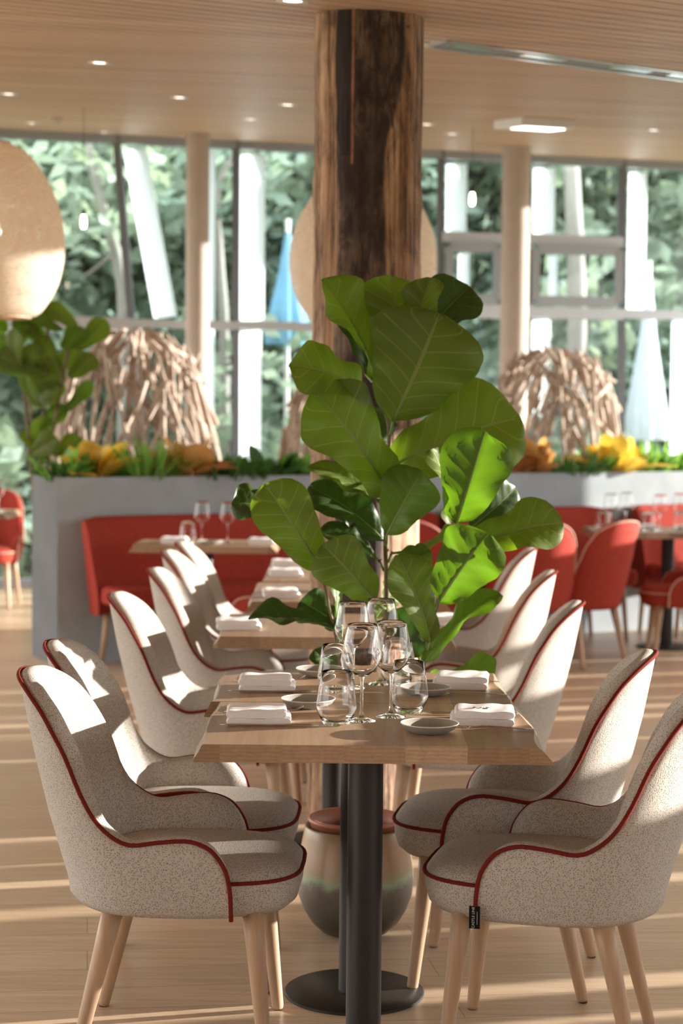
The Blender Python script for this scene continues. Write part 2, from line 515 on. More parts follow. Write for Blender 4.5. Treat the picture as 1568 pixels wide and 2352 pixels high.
# ------------------------------------------------------------------ mesh helpers
class MB:
    def __init__(self):
        self.v, self.f, self.uv, self.mi = [], [], None, []

    def add(self, verts, faces, mi=0):
        o = len(self.v)
        self.v += [tuple(p) for p in verts]
        self.f += [tuple(i + o for i in f) for f in faces]
        self.mi += [mi] * len(faces)
        return self

    def box(self, a, b, mi=0):
        x0, y0, z0 = a
        x1, y1, z1 = b
        vs = [(x0, y0, z0), (x1, y0, z0), (x1, y1, z0), (x0, y1, z0), (x0, y0, z1), (x1, y0, z1), (x1, y1, z1), (x0, y1, z1)]
        return self.add(vs, [(0, 3, 2, 1), (4, 5, 6, 7), (0, 1, 5, 4), (1, 2, 6, 5), (2, 3, 7, 6), (3, 0, 4, 7)], mi)

    def prism(self, poly, z0, z1, mi=0):
        """poly: ccw list of (x, y); z0/z1 numbers or functions of (x, y)"""
        n = len(poly)
        g0 = z0 if callable(z0) else (lambda x, y: z0)
        g1 = z1 if callable(z1) else (lambda x, y: z1)
        vs = [(x, y, g0(x, y)) for x, y in poly] + [(x, y, g1(x, y)) for x, y in poly]
        fs = [tuple(range(n - 1, -1, -1)), tuple(range(n, 2 * n))]
        fs += [(i, (i + 1) % n, n + (i + 1) % n, n + i) for i in range(n)]
        return self.add(vs, fs, mi)

    def bar(self, p, q, wx, wy, mi=0):
        """rectangular bar from p to q, wx across (horizontal), wy the other way"""
        p, q = Vector(p), Vector(q)
        d = (q - p).normalized()
        ref = Vector((0, 0, 1)) if abs(d.z) < 0.9 else Vector((0, 1, 0))
        a = d.cross(ref).normalized()
        b = a.cross(d).normalized()
        vs = []
        for c in (p, q):
            for sa, sb in ((-1, -1), (1, -1), (1, 1), (-1, 1)):
                vs.append(c + a * sa * wx / 2 + b * sb * wy / 2)
        return self.add(vs, [(3, 2, 1, 0), (4, 5, 6, 7), (0, 1, 5, 4), (1, 2, 6, 5), (2, 3, 7, 6), (3, 0, 4, 7)], mi)

    def lathe(self, prof, n=32, c=(0, 0, 0), mi=0, cap0=True, cap1=True):
        vs, fs = [], []
        for r, z in prof:
            for k in range(n):
                t = 2 * math.pi * k / n
                vs.append((c[0] + r * math.cos(t), c[1] + r * math.sin(t), c[2] + z))
        for i in range(len(prof) - 1):
            for k in range(n):
                k2 = (k + 1) % n
                fs.append((i * n + k, i * n + k2, (i + 1) * n + k2, (i + 1) * n + k))
        if cap0:
            fs.append(tuple(range(n - 1, -1, -1)))
        if cap1:
            o = (len(prof) - 1) * n
            fs.append(tuple(range(o, o + n)))
        return self.add(vs, fs, mi)

    def tube(self, path, rad, n=8, closed=False, mi=0, flat=1.0):
        path = [Vector(p) for p in path]
        m = len(path)
        rad = rad if isinstance(rad, (list, tuple)) else [rad] * m
        vs, fs = [], []
        prev = None
        for i, p in enumerate(path):
            if closed:
                d = path[(i + 1) % m] - path[i - 1]
            else:
                d = path[min(i + 1, m - 1)] - path[max(i - 1, 0)]
            d = d.normalized() if d.length > 1e-9 else Vector((0, 0, 1))
            if prev is None:
                ref = Vector((0, 0, 1)) if abs(d.z) < 0.9 else Vector((1, 0, 0))
                a = d.cross(ref).normalized()
            else:
                a = (prev - d * prev.dot(d))
                a = a.normalized() if a.length > 1e-6 else d.orthogonal().normalized()
            prev = a
            b = d.cross(a)
            for k in range(n):
                t = 2 * math.pi * k / n
                vs.append(p + a * math.cos(t) * rad[i] + b * math.sin(t) * rad[i] * flat)
        for i in range(m if closed else m - 1):
            j = (i + 1) % m
            for k in range(n):
                k2 = (k + 1) % n
                fs.append((i * n + k, i * n + k2, j * n + k2, j * n + k))
        if not closed:
            fs.append(tuple(range(n - 1, -1, -1)))
            fs.append(tuple(range((m - 1) * n, m * n)))
        return self.add(vs, fs, mi)

    def mesh(self, name, mats, smooth=False):
        me = bpy.data.meshes.new(name)
        me.from_pydata(self.v, [], self.f)
        for mm in (mats if isinstance(mats, (list, tuple)) else [mats]):
            me.materials.append(mm)
        me.polygons.foreach_set('material_index', self.mi)
        if smooth:
            me.polygons.foreach_set('use_smooth', [True] * len(me.polygons))
        if self.uv:
            l = me.uv_layers.new(name='UVMap')
            for lo in me.loops:
                l.data[lo.index].uv = self.uv[lo.vertex_index]
        me.update()
        return me

    def build(self, name, mats, parent=None, smooth=False, loc=None):
        o = bpy.data.objects.new(name, self.mesh(name, mats, smooth))
        COL.objects.link(o)
        if parent is not None:
            o.parent = parent
        if loc is not None:
            o.location = loc
        return o


def tag(o, label=None, cat=None, group=None, kind=None):
    if label:
        o['label'] = label
    if cat:
        o['category'] = cat
    if group:
        o['group'] = group
    if kind:
        o['kind'] = kind
    return o


def thing(name, label, cat, loc=(0, 0, 0), rz=0.0, group=None, kind=None):
    o = bpy.data.objects.new(name, None)
    o.empty_display_size = 0.1
    COL.objects.link(o)
    o.location = loc
    o.rotation_euler = (0, 0, rz)
    return tag(o, label, cat, group, kind)


def smooth_by(o, ang=40):
    me = o.data
    me.polygons.foreach_set('use_smooth', [True] * len(me.polygons))
    me.set_sharp_from_angle(angle=math.radians(ang))
    return o


def bevel(o, wd=0.004, seg=2):
    b = o.modifiers.new('bevel', 'BEVEL')
    b.width = wd
    b.segments = seg
    b.limit_method = 'ANGLE'
    return o


def subsurf(o, lv=1):
    s = o.modifiers.new('sub', 'SUBSURF')
    s.levels = lv
    s.render_levels = lv
    return o


def copy_tree(o, parent=None):
    c = o.copy()
    COL.objects.link(c)
    if parent is not None:
        c.parent = parent
    for ch in list(o.children):
        copy_tree(ch, c)
    return c


def catmull(pts, per=4):
    pts = [Vector(p) for p in pts]
    out = []
    n = len(pts)
    for i in range(n - 1):
        p0, p1, p2, p3 = pts[max(i - 1, 0)], pts[i], pts[i + 1], pts[min(i + 2, n - 1)]
        for k in range(per):
            t = k / per
            out.append(0.5 * ((2 * p1) + (p2 - p0) * t + (2 * p0 - 5 * p1 + 4 * p2 - p3) * t * t + (3 * p1 - p0 - 3 * p2 + p3) * t ** 3))
    out.append(pts[-1])
    return out


# ------------------------------------------------------------------ the room
WALL = lambda X: 16.0 + 0.17 * X            # line of the window wall
ud = Vector((0.862, 0.507, 0)).normalized()  # direction of the ceiling boards and fins
vd = Vector((-ud.y, ud.x, 0))


def structure(o):
    o['kind'] = 'structure'
    return o


structure(MB().prism([(-7, -2), (4.8, -2), (4.8, WALL(4.8)), (-7, WALL(-7))], FZ - 0.12, FZ).build('floor', M['floor']))
structure(MB().prism([(-60, -40), (80, -40), (80, 70), (-60, 70)], -0.6, -0.2).build('ground', M['ground']))


def build_ceiling():
    mb = MB()
    area = [(-7.2, -2.2), (4.8, -2.2), (4.8, 17.05), (-7.2, 15.4)]
    mb.prism(area, lambda x, y: ceil_h(x, y) + 0.046, lambda x, y: ceil_h(x, y) + 0.16, 1)
    # boards, clipped to the room
    pitch, wid = 0.118, 0.102

    def clip(poly):
        for k, (nx, ny, d) in enumerate(((1, 0, -7.2), (-1, 0, -4.8), (0, 1, -2.2), (0.17, -1, -16.25))):
            out = []
            for i in range(len(poly)):
                a, b = poly[i], poly[(i + 1) % len(poly)]
                da, db = nx * a[0] + ny * a[1] - d, nx * b[0] + ny * b[1] - d
                if da >= 0:
                    out.append(a)
                if da * db < 0:
                    t = da / (da - db)
                    out.append((a[0] + (b[0] - a[0]) * t, a[1] + (b[1] - a[1]) * t))
            poly = out
            if len(poly) < 3:
                return None
        return poly
    k = -60
    while k < 190:
        s = k * pitch
        q = [vd * s - ud * 14, vd * s + ud * 22, vd * (s + wid) + ud * 22, vd * (s + wid) - ud * 14]
        poly = clip([(p.x, p.y) for p in q])
        if poly:
            mb.prism(poly, ceil_h, lambda x, y: ceil_h(x, y) + 0.045, 0)
        k += 1
    structure(mb.build('ceiling', [M['ceiling'], M['ceiling_gap']]))


build_ceiling()

structure(MB().prism([(-7, -2.2), (4.6, -2.2), (4.6, -2.0), (-7, -2.0)], FZ, 2.19).build('wall_back', M['wall']))

# unseen right wall; slats, header and pier are added to stripe and block sunlight
mb = MB()
WX = 4.6
mb.box((WX, -2, FZ - 0.12), (WX + 0.15, 13.2, 0.06))
mb.prism([(WX, -2), (WX + 0.15, -2), (WX + 0.15, 9.6), (WX, 9.6)], 2.08, lambda x, y: max(2.5, ceil_h(x, y) + 0.02))
mb.box((WX, -2, 1.08), (WX + 0.10, 13.2, 1.15))
mb.prism([(WX, 12.05), (WX + 0.15, 12.05), (WX + 0.15, 13.4), (WX, 13.4)], FZ, lambda x, y: ceil_h(x, y) + 0.02)
for k in range(-3, 3):
    yy = 6.4 + 2.3 * k
    mb.box((WX + 0.02, yy, 0.0), (WX + 0.13, yy + 0.12, 2.3))
rw = random.Random(12)
yy = -2.0
while yy < 13.0:
    wd = rw.choice((0.18, 0.24, 0.36, 0.52))
    mb.box((WX + 0.04, yy, 0.05), (WX + 0.09, min(yy + wd, 13.2), 1.12))
    yy += wd + rw.choice((0.04, 0.06, 0.12))
structure(mb.build('wall_right_sun_blocker', M['frame']))


def wall_pt(px, py, off=0.0):
    """point of the window wall plane seen at a pixel; off moves it into the room"""
    d = ray(px, py)
    t = (16.0 - off - EYE.y + 0.17 * EYE.x) / (d.y - 0.17 * d.x)
    return EYE + d * t


TR_Y = lambda px: 746 - 0.009 * (px - 300) if px < 800 else 716 + 0.0 * px


def window(n, l, r, rails, lean_l=None, lean_r=None, top=None, bot=1120):
    """one bay: l, r = pixel columns of the mullions; rails = [(pixel row, thickness)]"""
    root = thing('window_%d' % n, None, None, kind='structure')
    cl = lambda p: Vector((p.x, p.y, ceil_h(p.x, p.y) + 0.03))
    lb, rb = wall_pt(l, bot), wall_pt(r, bot)
    lt = cl(wall_pt(lean_l if lean_l else l, 340))
    rtp = cl(wall_pt(lean_r if lean_r else r, 340))
    lb.z = rb.z = FZ
    fr = MB()
    fr.bar(lb, lt, 0.065, 0.10)
    fr.bar(rb, rtp, 0.065, 0.10)
    fr.bar(lt + Vector((0, 0, -0.06)), rtp + Vector((0, 0, -0.06)), 0.10, 0.09)
    fr.bar(lb + Vector((0, 0, 0.04)), rb + Vector((0, 0, 0.04)), 0.10, 0.08)
    for zz, th in rails:
        fl = (zz - lb.z) / (lt.z - lb.z)
        MB().bar(lb.lerp(lt, fl), rb.lerp(rtp, fl), 0.13, th).build('rail', M['frame_lit'], root)
    fr.build('window_frame', M['frame'], root)
    MB().add([lb, rb, rtp, lt], [(0, 1, 2, 3)]).build('pane', M['pane'], root)
    return root


T_L, T_R = 2.26, 2.42
window(1, -150, 352, [(T_L, 0.11)], None, 266)
window(2, 352, 542, [(T_L, 0.07)], 266, None)
window(3, 542, 780, [(T_L, 0.07)])
window(4, 780, 1012, [(T_R, 0.09)])
window(5, 1012, 1210, [(T_R, 0.12), (3.07, 0.09)])
window(6, 1210, 1428, [(T_R, 0.10), (3.07, 0.09)])
window(7, 1428, 1640, [(T_R, 0.08)])

# opening sashes inside two of the bays
def sash(n, l, r, z0, z1):
    a, b = wall_pt(l, 700, 0.06), wall_pt(r, 700, 0.06)
    m = MB()
    for p, q in (((a.x, a.y, z0), (b.x, b.y, z0)), ((a.x, a.y, z1), (b.x, b.y, z1)),
                 ((a.x, a.y, z0), (a.x, a.y, z1)), ((b.x, b.y, z0), (b.x, b.y, z1))):
        m.bar(p, q, 0.07, 0.09)
    structure(m.build('trim_%d' % n, M['frame']))


sash(1, 1030, 1140, 2.52, 2.98)
sash(2, 1228, 1420, 2.52, 2.98)


# white translucent fins outside the glass beside the mullions, square to the building grid
def fin(n, px_l, px_r, z0, z1=None, lean=None):
    """upright panel standing outward from the glass; lean = pixel shift of its head"""
    a = wall_pt(px_r, 700, -0.07)
    per = Vector((-0.507, 0.862, 0))
    k = (px_l - CX) / F_PX
    L = (k * a.y - a.x) / (per.x - k * per.y)
    a0 = Vector((a.x, a.y, z0))
    b0 = a0 + per * L
    dx = 0
    top = lambda p: z1 if z1 else ceil_h(p.x, p.y) - 0.10
    if lean:
        dx = lean * a.y / F_PX
    a1 = Vector((a.x + dx, a.y, 0))
    b1 = Vector((b0.x + dx, b0.y, 0))
    a1.z, b1.z = top(a1), top(b1)
    t = Vector((0.862, 0.507, 0)) * 0.012
    m = MB()
    vs = [a0 - t, b0 - t, b1 - t, a1 - t, a0 + t, b0 + t, b1 + t, a1 + t]
    m.add(vs, [(3, 2, 1, 0), (4, 5, 6, 7), (0, 1, 5, 4), (1, 2, 6, 5), (2, 3, 7, 6), (3, 0, 4, 7)])
    structure(m.build('trim_%d' % n, M['fin']))


fin(3, 354, 404, 2.33, None, -72)
fin(4, 480, 490, 1.0)
fin(5, 550, 604, 2.31)
fin(6, 546, 598, 0.1, 2.22)
fin(7, 1018, 1066, 3.12)
fin(8, 1216, 1268, 3.12)
fin(9, 1218, 1262, 1.5, 2.36)
fin(10, 1433, 1478, 2.47)
fin(11, 1538, 1575, 0.3, 2.37)
fin(12, 1254, 1276, 2.56, 2.94)
fin(13, 1048, 1074, 2.56, 2.94)

# round concrete columns in front of the glass
for (px, wpx, lab) in ((452, 54, 'round pale concrete column left of the timber post, by the windows'),
                       (1178, 64, 'round pale concrete column right of the timber post, half lit by sun')):
    p = at(px, 900, 15.0)
    r = wpx * 15.0 / F_PX / 2
    o = MB().lathe([(r, FZ), (r, 1.5), (r, ceil_h(p.x, p.y) + 0.03)], 28).build('concrete_column', M['column'], None, False, (p.x, p.y, 0))
    smooth_by(o)
    tag(o, lab, 'column', 'concrete columns by the windows')

# ceiling fittings
DOWN = [(228, 143), (20, 215), (412, 223), (660, 240), (73, 282), (575, 273), (1127, 121), (980, 285), (1038, 307),
        (1500, 298), (672, 1), (240, 303), (462, 316)]
PLACE = ['ceiling downlight at upper left, above the left window and largest on that side', 'ceiling downlight nearest the left edge of the photo',
         'ceiling downlight above the left concrete column', 'ceiling downlight just left of the timber post',
         'ceiling downlight above the left woven lamp', 'small far ceiling downlight between left column and timber post',
         'ceiling downlight beside the linear ceiling vent', 'ceiling downlight just right of the timber post',
         'far ceiling downlight left of the square ceiling unit', 'ceiling downlight at right, beyond the square ceiling unit',
         'ceiling downlight at the very top edge, nearest of all', 'tiny far ceiling downlight above the slanted mullion',
         'tiny far ceiling downlight directly over the left column head']
tilt = Vector((0.0299, -0.0923, 1)).normalized().to_track_quat('Z', 'Y').to_euler()
dl = None
for (px, py), lab in zip(DOWN, PLACE):
    p = on_ceil(px, py)
    if dl is None:
        dl = thing('ceiling_downlight', lab, 'ceiling light')
        MB().lathe([(0.036, -0.004), (0.058, -0.006), (0.06, 0.003), (0.036, 0.003)], 20, cap0=False, cap1=False).build('trim_ring', M['white_metal'], dl, True)
        MB().lathe([(0.0005, -0.002), (0.036, -0.002)], 20, cap0=False, cap1=False).build('lens', M['lens'], dl)
        o = dl
    else:
        o = copy_tree(dl)
    o.location = p
    o.rotation_euler = tilt
    tag(o, lab, 'ceiling light', 'recessed ceiling downlights')

def local_ceiling_box(name, label, cat, c1, c2, wid):
    """long fitting on the ceiling between two ceiling points"""
    a, b = on_ceil(*c1), on_ceil(*c2)
    return a, b, thing(name, label, cat)

a, b, vt = local_ceiling_box('linear_vent', 'long slim metal air vent set in the timber ceiling at upper right', 'air vent', (1003, 95), (1600, 176), 0.1)
d = (b - a).normalized()
s = Vector((-d.y, d.x, 0)).normalized()
dz = Vector((0, 0, -0.006))
m = MB()
for off in (-0.075, 0.075):
    m.bar(a + s * off + dz, b + s * off + dz, 0.022, 0.014)
m.bar(a - s * 0.075 + dz, a + s * 0.075 + dz, 0.022, 0.014)
m.build('frame', M['chrome'], vt)
MB().bar(a + dz * 0.3, b + dz * 0.3, 0.14, 0.004).build('slot', M['frame'], vt)
for t0, t1 in ((0.06, 0.18), (0.30, 0.46), (0.64, 0.8), (0.88, 1.0)):
    MB().bar(a.lerp(b, t0) + dz, a.lerp(b, t1) + dz, 0.05, 0.008).build('blade', M['chrome'], vt)

p = on_ceil(1226, 277)
cu = thing('ceiling_unit', 'square white ceiling unit with bright face, right of the timber post', 'ceiling unit', p)
cu.rotation_euler = tilt
q = MB().box((-0.19, -0.24, -0.055), (0.19, 0.24, 0.01)).build('housing', M['white_metal'], cu)
bevel(q, 0.012)
MB().box((-0.14, -0.19, -0.060), (0.14, 0.05, -0.056)).build('lens', M['lens'], cu)
p = on_ceil(128, 270)
o = MB().lathe([(0.001, -0.04), (0.04, -0.038), (0.055, -0.02), (0.06, 0.005)], 20, cap0=False, cap1=False).build('smoke_detector', M['column'], None, True, p)
tag(o, 'small round brownish smoke detector on the ceiling above the left woven lamp', 'smoke detector')

# ------------------------------------------------------------------ timber post
def build_post():
    rnd = random.Random(5)
    n, cx, cy = 72, 0.087, 6.925
    prof = []
    for k in range(n):
        t = 2 * math.pi * k / n
        prof.append(0.004 * math.sin(9 * t + 1) + 0.003 * math.sin(17 * t) + rnd.uniform(-0.003, 0.003))
    vs, fs = [], []
    zs = [FZ + i * (2.995 - FZ) / 44 for i in range(45)]
    for i, z in enumerate(zs):
        rb = 0.2035 + 0.004 * math.sin(z * 1.3 + 1) + 0.0025 * math.sin(z * 5)
        for k in range(n):
            t = 2 * math.pi * k / n
            r = rb + prof[k] + rnd.uniform(-0.0012, 0.0012)
            for (zk, tk, am) in ((2.34, math.pi, 0.012), (1.9, 0.1, 0.008), (2.3, 0.0, 0.007)):
                dd = ((z - zk) / 0.05) ** 2 + (((t - tk + math.pi) % (2 * math.pi) - math.pi) / 0.25) ** 2
                r += am * math.exp(-dd)
            # flat sawn facet on the left of the face
            ang = t - math.radians(232)
            if abs(ang) < 0.42:
                r = min(r, 0.196 / math.cos(ang))
            vs.append((r * math.cos(t), r * math.sin(t), z))
    for i in range(44):
        for k in range(n):
            k2 = (k + 1) % n
            fs.append((i * n + k, i * n + k2, (i + 1) * n + k2, (i + 1) * n + k))
    fs.append(tuple(range(n - 1, -1, -1)))
    fs.append(tuple(range(44 * n, 45 * n)))
    o = MB().add(vs, fs).build('timber_post', M['timber'], None, False, (cx, cy, 0))
    smooth_by(o, 60)
    tag(o, 'thick weathered round timber post rising from floor to ceiling behind the plant', 'post')


build_post()

# ------------------------------------------------------------------ chairs
S = 1.03
ZF = lambda h: h * S - 0.045
E0 = [(.138, .238, .357), (.137, .241, .390), (.135, .243, .425), (.125, .246, .473), (.10, .249, .512), (.072, .25, .531), (.033, .25, .54), (-.03, .25, .535),
      (-.09, .248, .528), (-.135, .243, .548), (-.173, .236, .585), (-.205, .228, .64), (-.24, .219, .72), (-.268, .208, .768),
      (-.30, .186, .815), (-.335, .150, .850), (-.365, .10, .873), (-.38, .05, .882), (-.385, 0, .885)]
B0 = [(.138, .232), (.136, .2325), (.13, .233), (.11, .235), (.085, .237), (.06, .239), (.03, .24), (-.01, .24), (-.05, .238), (-.09, .232), (-.125, .222),
      (-.16, .205), (-.19, .18), (-.215, .152), (-.235, .122), (-.25, .09), (-.262, .06), (-.268, .03), (-.27, 0)]


def chair_meshes():
    zb = ZF(0.352)
    E = catmull([(x * S, y * S, ZF(z)) for x, y, z in E0], 3)
    Bc = catmull([(x * S, y * S, 0) for x, y in B0], 3)
    n = len(E)
    cols = []
    for i in range(n):
        t = Bc[min(i + 1, n - 1)] - Bc[max(i - 1, 0)]
        nv = Vector((-t.y, t.x, 0))
        nv = -nv if nv.dot(Vector((-Bc[i].x - 0.02, -Bc[i].y, 0))) < 0 else nv
        if i < 6:
            nv = Vector((0, -1, 0))
        nv.normalize()
        if i == n - 1:
            nv = Vector((1, 0, 0))
        e, b = E[i], Bc[i]
        hh = e.z - zb
        c = []
        c.append(Vector((b.x, b.y, zb)) + nv * 0.055)
        c.append(Vector((b.x, b.y, zb + min(0.006, hh * 0.1))) + nv * 0.018)
        c.append(Vector((b.x, b.y, zb + min(0.022, hh * 0.2))) + nv * 0.004)
        b1 = Vector((b.x, b.y, zb + min(0.055, hh * 0.35)))
        c.append(b1)
        for v in (0.33, 0.66, 0.88):
            p = b1.lerp(e, v) - nv * 0.010 * math.sin(math.pi * v) * min(1, hh / 0.2)
            c.append(p)
        c.append(e.copy())
        up_ = 0.007 * min(1, hh / 0.12)
        c.append(e + nv * 0.010 + Vector((0, 0, up_)))
        c.append(e + nv * 0.030 + Vector((0, 0, up_ * 1.3)))
        c.append(e + nv * 0.046 + Vector((0, 0, -0.004 * min(1, hh / 0.1))))
        c.append(e + nv * 0.054 + Vector((0, 0, -min(0.025, hh * 0.4))))
        ib = Vector((b.x, b.y, min(zb + 0.085, e.z - min(0.03, hh * 0.5)))) + nv * 0.062
        top = c[-1]
        c.append(top.lerp(ib, 0.5) + nv * 0.006)
        c.append(ib)
        cols.append(c)
    m = len(cols[0])
    full = cols + [[Vector((p.x, -p.y, p.z)) for p in c] for c in reversed(cols[:-1])]
    vs = [p for c in full for p in c]
    fs = []
    for i in range(len(full) - 1):
        for j in range(m - 1):
            fs.append((i * m + j, i * m + j + 1, (i + 1) * m + j + 1, (i + 1) * m + j))
        fs.append(((i) * m + m - 1, i * m, (i + 1) * m, (i + 1) * m + m - 1))
    fs.append(tuple(range(m)))
    o = (len(full) - 1) * m
    fs.append(tuple(range(o + m - 1, o - 1, -1)))
    # orientation: flip so that outer faces look out
    fs = [tuple(reversed(f)) for f in fs]
    shell = MB().add(vs, fs)
    ep = [c[7] for c in full]
    out = []
    for i, p in enumerate(ep):
        cc = full[i]
        o_ = (cc[7] - cc[9])
        o_.z = 0
        o_ = o_.normalized() if o_.length > 1e-6 else Vector((0, 0, 0))
        out.append(p + o_ * 0.0025 + Vector((0, 0, 0.002)))
    pip = MB().tube(out, 0.0052, 8)
    # seat
    def outline(inset, k=44):
        pts = []
        xa, xb, hw = -0.205 * S + inset, 0.287 * S - inset, 0.234 * S - inset
        c0, hx = (xa + xb) / 2, (xb - xa) / 2
        for q in range(k):
            t = 2 * math.pi * q / k
            ct, st = math.cos(t), math.sin(t)
            e = 2 / 3.6
            x = math.copysign(abs(ct) ** e, ct)
            y = math.copysign(abs(st) ** e, st)
            yy = hw * y * (1 - 0.10 * max(0, x))
            pts.append((c0 + hx * x, yy))
        return pts
    rings = [(0.075, zb - 0.002), (0.03, zb + 0.004), (0.010, zb + 0.022), (0.002, zb + 0.05), (0.0, ZF(0.435)),
             (0.004, ZF(0.443)), (0.018, ZF(0.458)), (0.05, ZF(0.470)), (0.10, ZF(0.477)), (0.16, ZF(0.479))]
    vs, fs = [], []
    k = 44
    for ins, z in rings:
        vs += [(x, y, z) for x, y in outline(ins, k)]
    for i in range(len(rings) - 1):
        for q in range(k):
            q2 = (q + 1) % k
            fs.append((i * k + q, i * k + q2, (i + 1) * k + q2, (i + 1) * k + q))
    fs.append(tuple(range(k - 1, -1, -1)))
    fs.append(tuple(range((len(rings) - 1) * k, len(rings) * k)))
    seat = MB().add(vs, fs)
    spip = MB().tube([(x, y, ZF(0.439)) for x, y in outline(-0.001, k)], 0.0048, 8, True)
    legs = []
    for sx, sy in ((1, -1), (1, 1), (-1, -1), (-1, 1)):
        tx, ty = (0.178 if sx > 0 else -0.135) * S, 0.165 * sy * S
        bx, by = (0.215 if sx > 0 else -0.222) * S, 0.195 * sy * S
        tp, bt = Vector((tx, ty, zb + 0.03)), Vector((bx, by, FZ + 0.004))
        lm = MB().tube([bt, bt.lerp(tp, 0.02), bt.lerp(tp, 0.35), bt.lerp(tp, 0.7), tp], [0.0135, 0.0150, 0.0185, 0.0225, 0.0265], 16)
        gm = MB().lathe([(0.010, 0), (0.012, 0.001), (0.012, 0.008)], 12, (bx, by, FZ))
        legs.append((lm, gm))
    return shell, pip, seat, spip, legs


SHELL, PIP, SEAT, SPIP, LEGS = chair_meshes()


def chair_proto(name, fab, cord, legm):
    root = thing(name, 'chair', 'chair')
    sh = SHELL.build('backrest', fab, root, True)
    p = PIP.build('piping', cord, sh, True)
    tag(p, 'contrasting cord piping along the shell edge')
    st = SEAT.build('seat', fab, root, True)
    p = SPIP.build('piping', cord, st, True)
    tag(p, 'contrasting cord piping around the seat')
    for lm, gm in LEGS:
        l = lm.build('leg', legm, root, True)
        gm.build('foot_glide', M['glide'], l, True)
    return root


grey0 = chair_proto('dining_chair', M['fabric'], M['piping'], M['beech'])
red0 = chair_proto('red_chair', M['red'], M['tan_cord'], M['beech'])
used = {}


def place_chair(proto, x, y, deg, label, group):
    o = proto if proto.name not in used else copy_tree(proto)
    used[proto.name] = 1
    o.location = (x, y, 0)
    o.rotation_euler = (0, 0, math.radians(deg))
    tag(o, label, 'chair', group)
    return o


GL = 'oatmeal dining chairs on the left of the table row'
GR = 'oatmeal dining chairs on the right of the table row'
for x, y, a_, lab in [
        (-0.380, 4.37, -2, 'oatmeal chair with red piping nearest the camera, left of the front table'),
        (-0.405, 4.90, -2, 'oatmeal chair second from the camera on the left, behind the nearest left one'),
        (-0.405, 6.22, -2, 'oatmeal chair third from the camera on the left, beside the gap after the front table'),
        (-0.375, 7.22, -2, 'oatmeal chair fourth on the left, its pale arm showing under the second table'),
        (-0.415, 8.15, -2, 'oatmeal chair fifth on the left, second to last of that row'),
        (-0.40, 8.68, -2, 'oatmeal chair at the far end of the left row, before the red chair')]:
    place_chair(grey0, x, y, a_, lab, GL)
RC = []
for x, y, a_, lab in [
        (0.515, 4.33, 166, 'oatmeal chair cut by the right edge, with black fabric tag on its arm'),
        (0.455, 4.88, 169, 'oatmeal chair second from the camera on the right, behind the tagged one'),
        (0.43, 6.15, 170, 'oatmeal chair third from the camera on the right, its sunlit back beside the table corner'),
        (0.48, 7.35, 170, 'oatmeal chair fourth from the camera on the right, sunlit back below the red chair'),
        (0.54, 8.65, 170, 'oatmeal chair at the far end of the right row, half behind the fig leaves')]:
    RC.append(place_chair(grey0, x, y, a_, lab, GR))

# fabric tag on the nearest right chair
def build_tag():
    root = RC[0]
    px, py, pz = 0.1375 * S, 0.2465 * S, ZF(0.352)
    t = MB().box((px - 0.012, py - 0.001, pz - 0.004), (px + 0.013, py + 0.0025, pz + 0.048)).build('fabric_tag', M['tag'], root)
    tag(t, 'black woven tag with grey lettering')
    cu = bpy.data.curves.new('lettering', 'FONT')
    cu.body = 'CASTLE LINE'
    cu.size = 0.0088
    cu.align_x = 'CENTER'
    cu.align_y = 'CENTER'
    cu.extrude = 0.0001
    tmp = bpy.data.objects.new('tmp_text', cu)
    COL.objects.link(tmp)
    bpy.context.view_layer.update()
    me = bpy.data.meshes.new_from_object(tmp.evaluated_get(bpy.context.evaluated_depsgraph_get()))
    bpy.data.objects.remove(tmp)
    me.materials.clear()
    me.materials.append(M['thread'])
    # text runs upwards along the tag on its +y face
    R = Matrix(((0, 1, 0, px + 0.003), (0, 0, 1, py + 0.0028), (1, 0, 0, pz + 0.022), (0, 0, 0, 1)))
    me.transform(R)
    o = bpy.data.objects.new('lettering', me)
    COL.objects.link(o)
    o.parent = t
    MB().box((px - 0.0065, py + 0.0026, pz + 0.006), (px - 0.0055, py + 0.0029, pz + 0.036)).build('stitching', M['thread'], t)


build_tag()

# ------------------------------------------------------------------ dining tables
def tabletop_mb(x0, x1, y0, y1, seed, z0=0.709, z1=0.75, live=True):
    """block-wood top; long sides are live edges that flare out to the bottom"""
    rnd = random.Random(seed)
    ph = [rnd.uniform(0, 6.28) for _ in range(8)]
    n = 26
    rows = []
    for i in range(n + 1):
        y = y0 + (y1 - y0) * i / n
        t = (y - y0)
        wl = 0.006 * math.sin(t * 13 + ph[0]) + 0.0015 * math.sin(t * 31 + ph[1])
        wr = 0.007 * math.sin(t * 12 + ph[2]) + 0.0015 * math.sin(t * 29 + ph[3])
        bl = 0.004 * math.sin(t * 13 + ph[4])
        br = 0.004 * math.sin(t * 12 + ph[5])
        a, b = x0 + bl, x1 + br
        ta, tb = x0 + 0.020 + wl, x1 - 0.030 + wr
        sec = [(a, z0), (b, z0), (b - 0.003, z0 + 0.008), (b + (tb - b) * 0.55, z0 + 0.027), (tb + 0.004, z1 - 0.003), (tb, z1),
               (ta, z1), (ta - 0.004, z1 - 0.003), (a + (ta - a) * 0.55, z0 + 0.024), (a + 0.002, z0 + 0.008)]
        rows.append([(x, y, z) for x, z in sec])
    m = len(rows[0])
    vs = [p for r in rows for p in r]
    fs = []
    for i in range(n):
        for j in range(m):
            j2 = (j + 1) % m
            fs.append((i * m + j, i * m + j2, (i + 1) * m + j2, (i + 1) * m + j))
    fs = [tuple(reversed(f)) for f in fs]
    fs.append(tuple(range(m)))
    fs.append(tuple(range(n * m + m - 1, n * m - 1, -1)))
    return MB().add(vs, fs)


